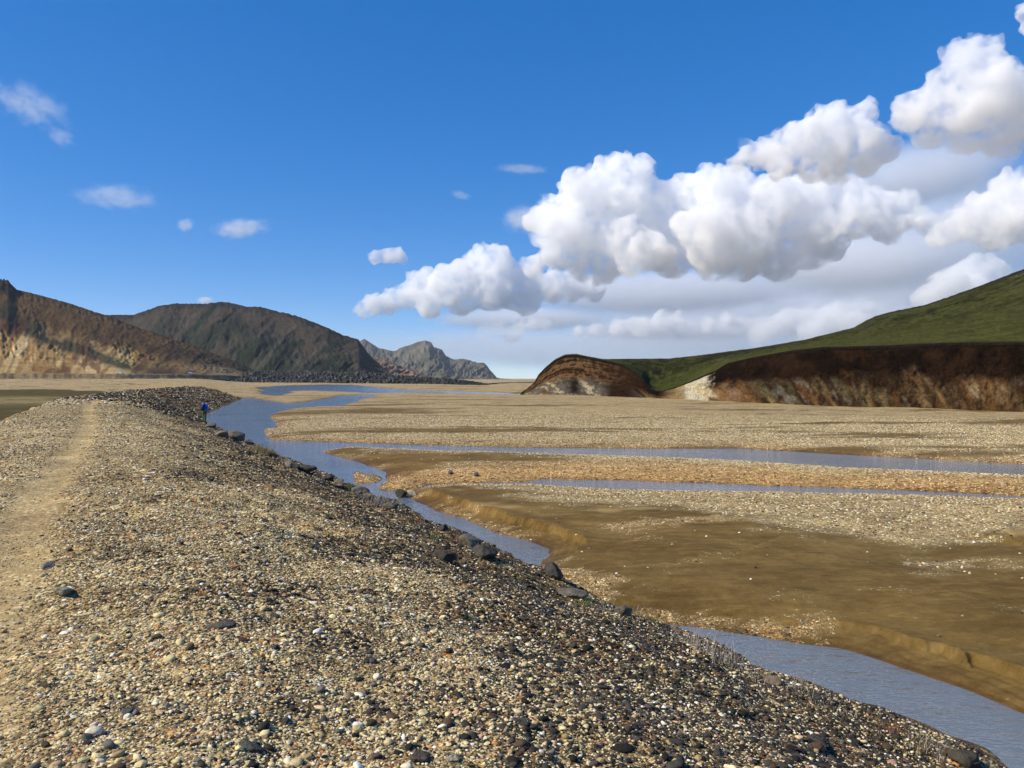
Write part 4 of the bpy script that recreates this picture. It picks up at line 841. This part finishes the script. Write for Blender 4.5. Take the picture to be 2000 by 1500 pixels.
# cobbles of the gravel bars
x, y = wedge(230000, 9, 75, rg, -20, 37)
T2 = terrain(x, y); keepp = (~T2['isd']) & (T2['sd'] > 0.03) & (rg.random(len(x)) < (T2['gravel'] ** 1.5 * 0.8 + 0.007) * sstep(80, 45, T2['r']))
x, y, z = x[keepp], y[keepp], T2['z'][keepp]
cc = stone_colors(np.clip(0.05 + 0.2 * T2['streak'][keepp], 0, 1), rg)[1]
og = T2['orange'][keepp][:, None]; cc = cc * (1 - og * 0.42 * (1 - np.array([1.1, 0.72, 0.38])))
ob = scatter('bar_cobbles', x, y, z, rg.uniform(0.02, 0.065, len(x)) * (0.75 + np.hypot(x, y) / 95), np.clip(cc, 0, 1), rg); tag(ob, 'pale tan cobbles strewn over the river bars', 'cobbles', kind='stuff')
print('cobbles', len(x))

# --- stones one can pick out in the foreground, one object each
SHAPES = [rock_mesh('stone_shape', 400 + i, ICO2, planes=10 + i % 4, rough=0.05, sharp=(0.9 if i % 2 else 0.62), mat=MAT_STONE, smooth=(i % 3 != 1), lo=0.6) for i in range(12)]
BOULD = [rock_mesh('boulder_shape', 500 + i, ICO4, planes=11, rough=0.075, sharp=1.0, mat=MAT_BOULDER, smooth=True, lo=0.5) for i in range(8)]
def put_rock(name, me, px_, py_, size, colr, label, cat='rock', zg=None, rz=None, tilt=0.1, sink=0.3, group=None):
    """size (w, d, h) m; stands on the ground where the photo shows its foot"""
    X, Y, zz = SPOTS[(px_, py_)]
    size = (size[0] * 0.86, size[1] * 0.86, size[2] * 0.74)
    o = link(name, me); o.scale = (size[0] / 2, size[1] / 2, size[2] / 2)
    o.location = (X, Y, zz + size[2] * (0.5 - sink)); o.rotation_euler = (random.gauss(0, tilt), random.gauss(0, tilt), random.uniform(0, 6.28) if rz is None else rz)
    o.color = rgba(colr); return tag(o, label, cat, group)
LAVA = (0.06, 0.054, 0.046); BAS = (0.14, 0.125, 0.1); WARM = (0.18, 0.14, 0.1)
RIP = [ # boulders along the foot of the embankment, far to near
 (413, 836, (0.9, .7, .55), BAS, 'rounded brown grey boulder at the water just below the person'),
 (432, 856, (1.4, 1.0, .6), WARM, 'flat grey slab of the largest boulder pair by the water'),
 (458, 858, (1.15, 0.9, .75), BAS, 'dark rounded boulder behind the flat slab at the water'),
 (484, 866, (.7, .6, .45), BAS, 'low boulder at the right end of the largest boulder pair'),
 (532, 893, (.55, .5, .42), LAVA, 'dark boulder beside the yellow grass tuft'),
 (568, 912, (.7, .5, .45), BAS, 'second dark boulder below the yellow grass tuft'),
 (597, 921, (.75, .6, .42), LAVA, 'flat topped dark boulder overhanging the bank'),
 (618, 930, (.5, .45, .3), WARM, 'small brownish boulder between two dark flat ones'),
 (641, 938, (.75, .5, .36), LAVA, 'smooth long dark boulder jutting over the blue water'),
 (660, 948, (.5, .5, .34), WARM, 'rounded brown boulder just left of the green tuft'),
 (703, 966, (.5, .45, .36), BAS, 'grey boulder just right of the green tuft'),
 (720, 973, (.45, .4, .36), WARM, 'purplish boulder behind the pale straw tuft'),
 (764, 992, (.5, .42, .3), BAS, 'grassy boulder opposite the two stones in the stream'),
 (866, 1035, (.3, .26, .24), LAVA, 'small black rounded boulder at the narrow channel'),
 (915, 1068, (.62, .5, .46), BAS, 'large grey boulder standing in the narrow channel bank'),
 (945, 1085, (.55, .42, .36), LAVA, 'sloping dark boulder right of the large grey one'),
 (866, 1092, (.36, .32, .26), LAVA, 'black lava rock with moss up on the gravel slope'),
 (1078, 1128, (.52, .42, .4), LAVA, 'black pointed boulder where the sand meets the embankment'),
 (1120, 1162, (.5, .4, .18), BAS, 'low grey slab right of the black pointed boulder'),
 (1215, 1198, (.34, .3, .27), BAS, 'rounded grey boulder at the edge of the brown sand'),
 (1505, 1335, (.26, .22, .17), WARM, 'brown mossy boulder beside the lower pool'),
 (1590, 1360, (.16, .14, .1), LAVA, 'small dark boulder at the lower pool by dry stalks'),
 (1885, 1492, (.34, .3, .28), LAVA, 'dark mossy boulder by the pool in the bottom right corner'),
 (1590, 1452, (.3, .22, .1), LAVA, 'flat dark slab sunk into the gravel near the pool'),
 (128, 1158, (.33, .17, .1), (0.19, 0.19, 0.165), 'layered grey slab lying beside the foot path'),
 (92, 1108, (.2, .15, .08), (0.2, 0.18, 0.15), 'pointed grey rock at the edge of the foot path'),
 (430, 1222, (.24, .16, .05), (0.10, 0.088, 0.068), 'flat brown grey slab level with the gravel'),
 (250, 1395, (.1, .075, .06), (0.06, 0.068, 0.072), 'slate blue stone near the foot path'),
 (870, 1170, (.085, .08, .07), (0.38, 0.34, 0.17), 'pale greenish yellow stone alone in dark gravel'),
 (1020, 1412, (.105, .08, .06), (0.06, 0.06, 0.06), 'angular dark grey stone beside a white pebble'),
 (820, 1482, (.12, .1, .07), (0.09, 0.075, 0.06), 'brown grey cobble at the bottom edge'),
 (884, 1484, (.085, .08, .07), (0.22, 0.21, 0.16), 'round olive grey cobble at the bottom edge'),
 (490, 1462, (.13, .09, .06), (0.08, 0.085, 0.08), 'dark mottled slab near the bottom edge'),
]
SPOTS = settle(RIP)
for i, (a, b, sz3, c, lb) in enumerate(RIP):
    near = b > 1150 and not (1180 < b < 1345 and a > 1200)
    put_rock('boulder' if max(sz3) > 0.2 else 'stone', BOULD[i % 8], a, b, sz3, c, lb, 'boulder' if max(sz3) > 0.2 else 'stone', tilt=0.12, sink=0.3 if b < 1150 else 0.36)
# two stones in the stream
for a, b, s3, c, lb in ((784, 971, (.42, .36, .34), (.05, .055, .045), 'dark wet stone standing in the stream'), (803, 970, (.4, .34, .3), (.42, .36, .24), 'pale stone on the tip of the sand bank beside the dark wet stone')):
    X, Y = gp(a, b, 0.0); o = link('stone', BOULD[a % 8]); o.scale = [v / 2 for v in s3]; o.location = (X, Y, 0.08); o.color = rgba(c); tag(o, lb, 'stone')
for a, b, s_, c, lb in ((600 * .3 + 700, 929, .22, (.12, .115, .12), 'grey stone on the orange gravel, left of two'), (930, 931, .22, (.12, .10, .11), 'grey stone on the orange gravel, right of two')):
    X, Y = gp(a, b, 0.1); o = link('stone', SHAPES[3]); o.scale = (s_ / 2, s_ / 2, s_ / 2.6); o.location = (X, Y, tz(X, Y) + 0.05); o.color = rgba(c); tag(o, lb, 'stone')
# 250 more, alike by colour
rg = np.random.default_rng(33); cand = []
x, y = wedge(5200, 2.6, 9.0, rg); T2 = terrain(x, y); k = T2['isd'] & (T2['path'] < 0.3) & (T2['u'] < 6.7) & (T2['u'] > -2.5); x, y, z, d = x[k], y[k], T2['z'][k], T2['dark'][k]
idx, cc = stone_colors(np.clip(d * 0.8, 0, 1), rg)
LAB = {'cream': 'cream coloured pebble', 'white': 'whitish pebble', 'straw': 'straw yellow pebble', 'tan': 'tan pebble', 'grey': 'mid grey pebble', 'dgrey': 'dark grey stone', 'lava': 'black lava stone', 'brown': 'dark brown stone', 'mauve': 'mauve grey stone', 'orange': 'orange pebble', 'pink': 'pinkish pebble'}
r_ = np.hypot(x, y); sz = rg.uniform(0.022, 0.055, len(x)) ** 1.0 * np.where(np.isin(idx, [5, 6, 7]), 1.25, 1.0)
order = np.argsort(-(sz / r_) * rg.uniform(0.6, 1.0, len(x)))[:255]
for i in order:
    nm = PN[idx[i]]; o = link('stone', SHAPES[int(rg.integers(0, 12))]); s_ = sz[i]; fl = rg.uniform(0.45, 0.75)
    o.scale = (s_ * 0.5 * rg.uniform(0.9, 1.3), s_ * 0.5 * rg.uniform(0.75, 1.0), s_ * 0.5 * fl); o.location = (x[i], y[i], z[i] + s_ * fl * 0.22)
    o.rotation_euler = (rg.normal(0, .2), rg.normal(0, .2), rg.uniform(0, 6.28)); o.color = rgba(cc[i])
    tag(o, LAB[nm] + ' lying loose among the gravel of the embankment', 'stone', LAB[nm] + 's loose on the embankment')

# ------------------------------------------------------------------ grass tufts along the foot of the bank
def blade_material(name, a, b):
    m = NT(name); t = m.attr('hc').outputs['Color']; n = m.noise(m.pos(), 30, 2)
    c = m.mixc(m.mapr(n, 0.35, 0.65), rgba(a), rgba(b)); return m.bsdf(c, 0.8, 0.2)
BL = {'straw': blade_material('dry_straw', (0.30, 0.25, 0.15), (0.46, 0.40, 0.28)), 'green': blade_material('green_blades', (0.07, 0.12, 0.02), (0.14, 0.19, 0.04)), 'yellow': blade_material('yellow_blades', (0.20, 0.16, 0.045), (0.32, 0.25, 0.09)), 'rust': blade_material('rusty_blades', (0.20, 0.075, 0.03), (0.30, 0.14, 0.06)), 'grey': blade_material('grey_stalks', (0.22, 0.20, 0.17), (0.36, 0.33, 0.28))}
def tuft(px_, py_, h, w_, n, kind, label, stiff=0.5):
    X, Y, zz = SPOTS[(px_, py_)]
    rr = np.random.default_rng(int(px_ * 7 + py_)); V = []; Q_ = []
    for i in range(n):
        b = rr.normal(0, w_ * 0.35, 2); a = rr.uniform(0, 6.283); hh = h * rr.uniform(0.45, 1.1); lean_ = hh * rr.uniform(0.1, 1.0) * (1 - stiff * 0.7) + np.hypot(*b) * 0.5
        dx, dy = math.cos(a), math.sin(a); bw = max(0.0022, h * 0.011) * rr.uniform(0.7, 1.3); k0 = len(V)
        for j in range(4):
            t = j / 3.0; ww = bw * (1 - t * 0.9); cx_, cy_ = b[0] + dx * lean_ * t * t, b[1] + dy * lean_ * t * t
            V.append((cx_ - dy * ww, cy_ + dx * ww, hh * t * (1 - 0.15 * t) - 0.02)); V.append((cx_ + dy * ww, cy_ - dx * ww, hh * t * (1 - 0.15 * t) - 0.02))
        for j in range(3): Q_.append((k0 + 2 * j, k0 + 2 * j + 1, k0 + 2 * j + 3, k0 + 2 * j + 2))
    o = link('grass_tuft', mesh_np('grass_tuft', np.array(V), np.array(Q_), {'hc': np.ones((len(V), 3))}), BL[kind]); o.location = (X, Y, zz)
    return tag(o, label, 'grass')
TUFTS = [(506, 884, .55, .7, 130, 'yellow', 'largest yellow grass tuft on the bank below the boulder pair'), (520, 890, .5, .5, 80, 'yellow', 'yellow grass clump right beside the largest tuft'), (548, 903, .4, .4, 60, 'straw', 'straw tuft between the dark boulders on the upper bank'),
 (684, 958, .32, .35, 110, 'green', 'green tuft standing over the mud island'), (735, 985, .38, .55, 140, 'grey', 'pale straw clump opposite the orange gravel tip'), (768, 992, .3, .3, 70, 'grey', 'pale tuft on the grassy boulder'), (622, 938, .3, .3, 50, 'straw', 'thin straw tuft among the flat dark boulders'),
 (590, 920, .28, .3, 40, 'straw', 'small straw tuft left of the flat topped boulder'), (844, 1052, .16, .25, 80, 'green', 'short mossy green tuft above the black lava rock'), (895, 1062, .3, .3, 60, 'rust', 'russet tuft left of the large grey boulder'), (810, 1018, .25, .35, 60, 'rust', 'brownish tuft on the rim of the narrow channel'),
 (942, 1080, .3, .25, 36, 'straw', 'thin stalks in front of the sloping dark boulder'), (1150, 1182, .14, .2, 90, 'green', 'bright green tuft near the grey slab'), (1128, 1182, .13, .2, 60, 'green', 'smaller green tuft left of the bright one'), (1180, 1190, .2, .25, 50, 'grey', 'grey stalks left of the rounded grey boulder'),
 (1236, 1200, .22, .2, 30, 'grey', 'grey stalks right of the rounded grey boulder'), (1272, 1212, .14, .2, 50, 'green', 'low green tuft on the gravel rim'), (1345, 1262, .26, .35, 80, 'grey', 'grey dead stalks leaning over the head of the lower pool'), (1385, 1280, .24, .3, 70, 'grey', 'second patch of grey stalks over the lower pool'),
 (1425, 1302, .22, .3, 60, 'grey', 'third patch of grey stalks over the lower pool'), (1322, 1325, .05, .1, 80, 'green', 'tiny vivid green tuft alone in dark gravel'), (1465, 1330, .15, .25, 50, 'straw', 'straw tuft left of the brown mossy boulder'), (1562, 1352, .2, .25, 60, 'grey', 'spiky grey stalks left of the small dark boulder'),
 (1600, 1380, .13, .25, 60, 'straw', 'dry tuft on the rim beside the pool'), (1660, 1400, .1, .2, 40, 'straw', 'low dry tuft on the rim right of the small dark boulder'), (1725, 1425, .13, .25, 90, 'rust', 'rusty red grass patch at the pool rim'), (1790, 1455, .16, .3, 90, 'straw', 'dry straw clump left of the bottom right boulder'),
 (1850, 1480, .17, .25, 90, 'grey', 'bleached grass bunch beside the bottom right boulder'), (1765, 1470, .08, .12, 40, 'rust', 'small rusty tuft in the gravel near the bottom right'), (1930, 1505, .1, .2, 90, 'straw', 'curly straw coloured plant in the bottom right corner'), (1520, 1452, .06, .1, 40, 'straw', 'tiny straw tuft in the gravel left of the flat slab'), (1522, 1462, .05, .1, 30, 'rust', 'tiny rust tuft beside the tiny straw one')]
SPOTS = settle(TUFTS, 0.0)
for t in TUFTS: tuft(*t)

# ------------------------------------------------------------------ person with backpack at the water
def skin_mesh(name, joints, edges, mat, sub=2):
    me = bpy.data.meshes.new(name); me.from_pydata([j[:3] for j in joints], edges, []); o = bpy.data.objects.new(name, me); col.objects.link(o)
    md = o.modifiers.new('skin', 'SKIN'); md.use_smooth_shade = True
    for i, j in enumerate(joints):
        sv = me.skin_vertices[0].data[i]; r = j[3]; sv.radius = (r, j[4] if len(j) > 4 else r); sv.use_root = (i == 0)
    sb = o.modifiers.new('sub', 'SUBSURF'); sb.levels = sb.render_levels = sub
    dg = bpy.context.evaluated_depsgraph_get(); m2 = bpy.data.meshes.new_from_object(o.evaluated_get(dg)); bpy.data.objects.remove(o)
    m2.name = name; m2.materials.clear(); m2.materials.append(mat); return m2
SKIN = simple('skin', (0.42, 0.24, 0.16), 0.6); BLUE = simple('blue_jacket', (0.015, 0.16, 0.72), 0.65, var=0.15, scale=12); GREEN = simple('green_trousers', (0.07, 0.125, 0.04), 0.8, scale=14); HAIR = simple('dark_hair', (0.018, 0.012, 0.009), 0.6); BOOT = simple('boots', (0.05, 0.04, 0.03), 0.7); NAVY = simple('navy_pack', (0.006, 0.008, 0.028), 0.7, scale=16)
# local frame: faces +Y, right = +X; slight forward bend at the hips, head lowered
BODY = [(0, 0, .95, .13, .10), (0, .03, 1.12, .12, .095), (0, .08, 1.30, .14, .10), (0, .13, 1.45, .10, .08), (0, .17, 1.53, .05), (.01, .23, 1.60, .075, .085), (.015, .27, 1.70, .085, .1), (.015, .26, 1.77, .05),
        (.10, 0, .88, .085), (.115, .02, .50, .06), (.12, -.02, .10, .045), (.125, .10, .04, .04), (-.10, 0, .88, .085), (-.115, .03, .50, .06), (-.12, 0, .10, .045), (-.125, .12, .04, .04),
        (.185, .12, 1.42, .06), (.225, .10, 1.16, .045), (.20, .27, .98, .035), (.19, .35, .95, .03), (-.185, .12, 1.42, .06), (-.235, .09, 1.16, .045), (-.20, .25, .99, .035), (-.185, .33, .96, .03)]
BE = [(0, 1), (1, 2), (2, 3), (3, 4), (4, 5), (5, 6), (6, 7), (0, 8), (8, 9), (9, 10), (10, 11), (0, 12), (12, 13), (13, 14), (14, 15), (3, 16), (16, 17), (17, 18), (18, 19), (3, 20), (20, 21), (21, 22), (22, 23)]
X, Y = gp(399, 823.5, 0.25); zg = tz(X, Y)
person = tag(empty('person', (X, Y, zg), R(-38)), 'person in blue jacket and green trousers bending over the water edge with a pack', 'person')
link('body', skin_mesh('body', BODY, BE, SKIN), parent=person)
def sub_skin(name, ids, grow, mat, par):
    mp = {i: k for k, i in enumerate(ids)}
    js = [tuple(BODY[i][:3]) + tuple(r + grow for r in BODY[i][3:]) for i in ids]
    return link(name, skin_mesh(name, js, [(mp[a], mp[b]) for a, b in BE if a in mp and b in mp], mat), parent=par)
sub_skin('jacket', [0, 1, 2, 3, 16, 17, 18, 20, 21, 22], 0.03, BLUE, person)
sub_skin('trousers', [0, 8, 9, 10, 12, 13, 14], 0.027, GREEN, person)
for ids in ((10, 11), (14, 15)): sub_skin('boot', ids, 0.022, BOOT, person)
def finger_hand(sx):
    w = BODY[18] if sx > 0 else BODY[22]; h_ = BODY[19] if sx > 0 else BODY[23]
    js = [tuple(w[:3]) + (.03,), tuple(h_[:3]) + (.03,)]; ed = [(0, 1)]
    for i, (ox, L) in enumerate(((-.026, .055), (-.009, .068), (.009, .064), (.026, .048))):
        k = len(js); js += [(h_[0] + ox, h_[1] + .03, h_[2] - .01, .010), (h_[0] + ox, h_[1] + .03 + L * .6, h_[2] - .03, .009), (h_[0] + ox, h_[1] + .03 + L * .8, h_[2] - .03 - L * .5, .008)]; ed += [(1, k), (k, k + 1), (k + 1, k + 2)]
    k = len(js); js += [(h_[0] - sx * .035, h_[1] - .01, h_[2] - .01, .011), (h_[0] - sx * .05, h_[1] + .03, h_[2] - .03, .009)]; ed += [(0, k), (k, k + 1)]
    link('hand', skin_mesh('hand', js, ed, SKIN, 1), parent=person)
finger_hand(1); finger_hand(-1)
def blob(name, loc, scl, mat, par, seed, rot=(0, 0, 0), sub=ICO3, sharp=0.2):
    o = link(name, rock_mesh(name, seed, sub, planes=8, rough=0.03, sharp=sharp, mat=mat, lo=0.85), parent=par); o.location = loc; o.scale = scl; o.rotation_euler = rot; return o
blob('hair', (.015, .235, 1.735), (.108, .125, .105), HAIR, person, 900, (R(-20), 0, 0))
blob('nose', (.015, .375, 1.665), (.016, .024, .026), SKIN, person, 901, sub=ICO2)
for sx in (-1, 1):
    blob('ear', (.015 + sx * .092, .255, 1.675), (.014, .026, .036), SKIN, person, 902, sub=ICO2); blob('eye', (.015 + sx * .034, .355, 1.70), (.014, .01, .011), HAIR, person, 903, sub=ICO2)
blob('mouth', (.015, .355, 1.62), (.026, .012, .009), simple('lips', (.3, .1, .08)), person, 904, sub=ICO2)
def rounded_box(name, sx, sy, sz, bev, mat, par=None, loc=(0, 0, 0), rot=(0, 0, 0), taper=1.0):
    bm = bmesh.new(); bmesh.ops.create_cube(bm, size=1.0)
    for v in bm.verts:
        f = taper if v.co.z > 0 else 1.0; v.co.x *= sx * f; v.co.y *= sy * f; v.co.z *= sz
    bmesh.ops.bevel(bm, geom=list(bm.edges), offset=bev, segments=3, affect='EDGES', profile=0.6)
    me = bpy.data.meshes.new(name); bm.to_mesh(me); bm.free()
    for p in me.polygons: p.use_smooth = True
    o = link(name, me, mat, par); o.location = loc; o.rotation_euler = rot; return o
pack = tag(empty('backpack', (X, Y, zg), R(-38)), 'dark navy backpack worn by the person at the water', 'backpack')
rounded_box('main_bag', .33, .2, .50, .07, NAVY, pack, (0, -.15, 1.27), (R(-18), 0, 0), 0.85)
rounded_box('top_lid', .28, .2, .12, .05, BLUE, pack, (0, -.06, 1.535), (R(-18), 0, 0))
rounded_box('front_pocket', .24, .07, .26, .03, NAVY, pack, (0, -.27, 1.2), (R(-18), 0, 0))
for sx in (-1, 1):
    link('shoulder_strap', skin_mesh('shoulder_strap', [(sx * .11, -.04, 1.50, .03, .012), (sx * .12, .12, 1.53, .03, .012), (sx * .12, .24, 1.40, .03, .012), (sx * .14, .16, 1.2, .025, .012), (sx * .15, -.06, 1.08, .02, .012)], [(0, 1), (1, 2), (2, 3), (3, 4)], NAVY, 1), parent=pack)

# ------------------------------------------------------------------ cars on the road below the brown hill
WHITE = simple('white_paint', (0.78, 0.78, 0.76), 0.3, 0.5, var=0.04); GLASS = simple('car_glass', (0.02, 0.025, 0.03), 0.08, 0.6, var=0.1); TYRE = simple('tyre', (0.02, 0.02, 0.02), 0.9); RIMM = simple('rim', (0.4, 0.4, 0.4), 0.35, 0.5, 0.8); LAMP = simple('lamp', (0.7, 0.7, 0.65), 0.2, 0.6); TAIL = simple('tail_lamp', (0.3, 0.02, 0.02), 0.3)
SILVER = simple('silver_paint', (0.42, 0.43, 0.44), 0.3, 0.5, 0.3, var=0.05)
def prism(name, prof, half, mat, par, bev=0.05, inset=0.0, zsplit=None):
    bm = bmesh.new(); n = len(prof)
    L = [bm.verts.new((x, -half + (inset if (zsplit and z > zsplit) else 0), z)) for x, z in prof]; Rr = [bm.verts.new((x, half - (inset if (zsplit and z > zsplit) else 0), z)) for x, z in prof]
    bm.faces.new(L); bm.faces.new(Rr[::-1])
    for i in range(n): bm.faces.new((L[i], Rr[i], Rr[(i + 1) % n], L[(i + 1) % n]))
    bmesh.ops.recalc_face_normals(bm, faces=bm.faces); bmesh.ops.bevel(bm, geom=list(bm.edges), offset=bev, segments=2, affect='EDGES')
    me = bpy.data.meshes.new(name); bm.to_mesh(me); bm.free(); return link(name, me, mat, par)
def make_car(loc, rz, label, paint, roof_box=False):
    c = tag(empty('parked_car', loc, rz), label, 'car', 'cars on the valley road')
    prism('body', [(-2.25, .45), (-2.3, .95), (-2.2, 1.1), (-2.0, 1.78), (.35, 1.8), (1.05, 1.12), (2.1, 1.0), (2.3, .8), (2.25, .42)], .92, paint, c, .06, .14, 1.2)
    for sy in (-1, 1):
        w = prism('side_window', [(-1.95, 1.16), (-1.83, 1.68), (.3, 1.7), (.85, 1.16)], .02, GLASS, c, .005); w.location = (0, sy * .845, 0)
    ws_o = rounded_box('windscreen', .04, 1.4, .75, .01, GLASS, c, (.735, 0, 1.47), (0, R(-46), 0)); rounded_box('rear_window', .04, 1.4, .48, .01, GLASS, c, (-2.115, 0, 1.45), (0, R(16), 0))
    rounded_box('front_bumper', .16, 1.8, .24, .05, TYRE, c, (2.28, 0, .52)); rounded_box('rear_bumper', .16, 1.8, .24, .05, TYRE, c, (-2.3, 0, .55))
    for sx in (-1.4, 1.42):
        for sy in (-1, 1):
            bm = bmesh.new(); bmesh.ops.create_cone(bm, cap_ends=True, segments=20, radius1=.37, radius2=.37, depth=.24); me = bpy.data.meshes.new('tyre'); bm.to_mesh(me); bm.free()
            w = empty('wheel'); w.parent = c; w.location = (sx, sy * .82, .37); w.rotation_euler = (R(90), 0, 0)
            link('tyre', me, TYRE, w)
            bm = bmesh.new(); bmesh.ops.create_cone(bm, cap_ends=True, segments=16, radius1=.22, radius2=.22, depth=.26); me = bpy.data.meshes.new('rim'); bm.to_mesh(me); bm.free(); link('rim', me, RIMM, w)
    for sy in (-1, 1):
        rounded_box('headlight', .1, .36, .16, .03, LAMP, c, (2.2, sy * .68, .82)); rounded_box('tail_light', .08, .2, .34, .03, TAIL, c, (-2.28, sy * .78, .98)); rounded_box('mirror', .12, .2, .14, .03, paint, c, (.75, sy * 1.02, 1.18))
    if roof_box: rounded_box('roof_rack', 1.5, 1.1, .12, .04, TYRE, c, (-.8, 0, 1.88))
    return c
def road_heading(p):
    a = bench(p - 3); b = bench(p + 3); return math.atan2(b[1] - a[1], b[0] - a[0])
for p_, lb, pt, rb in ((235, 'white off road car with dark windows below the pale slope', WHITE, True), (373, 'smaller white car farther along the road below the tan slope', WHITE, False)):
    x, y, z = bench(p_, 0.075); make_car((x, y, z + 0.02), 0.12 if p_ < 300 else 0.3, lb, pt, rb)
for p_, yy, lb in ((527, 742.2, 'left of two white cars parked end on at the hill foot'), (533.5, 742.2, 'right of two white cars parked end on at the hill foot')):
    Y = 690.0; x, y = (p_ - CX) / F * Y, Y; make_car((x, y, 1.55), R(70) if p_ < 530 else R(100), lb, WHITE)
# pale gravel ramp the two cars stand on
rp = np.array([wp(512, 744, 670), wp(562, 745.5, 640), wp(545, 741.5, 700), wp(516, 732.5, 745)]); rp[0][2] = 0.2; rp[1][2] = 0.1
nu = 14; U, Vv = np.meshgrid(np.linspace(0, 1, nu), np.linspace(0, 1, nu)); G4 = ((1 - U) * (1 - Vv))[..., None] * rp[0] + (U * (1 - Vv))[..., None] * rp[1] + (U * Vv)[..., None] * rp[2] + ((1 - U) * Vv)[..., None] * rp[3]
tag(link('road', mesh_np('road', G4.reshape(-1, 3), grid_quads(nu, nu), {'hc': np.tile((0.22, 0.21, 0.17), (nu * nu, 1))}), MAT_H1), kind='structure')

# ------------------------------------------------------------------ haze: even thin air round the whole valley, clouds stay outside
hz = NT('haze_air'); pv = hz.n('ShaderNodeVolumePrincipled', {'Color': (0.72, 0.83, 1.0, 1), 'Density': 0.000055, 'Anisotropy': 0.2}); hz.t.links.new(pv.outputs[0], hz.out.inputs['Volume'])
bm = bmesh.new(); bmesh.ops.create_cube(bm, size=1.0); me = bpy.data.meshes.new('haze'); bm.to_mesh(me); bm.free()
o = link('haze', me, hz.m); o.scale = (14400, 14400, 330); o.location = (0, 0, 160); tag(o, kind='stuff')
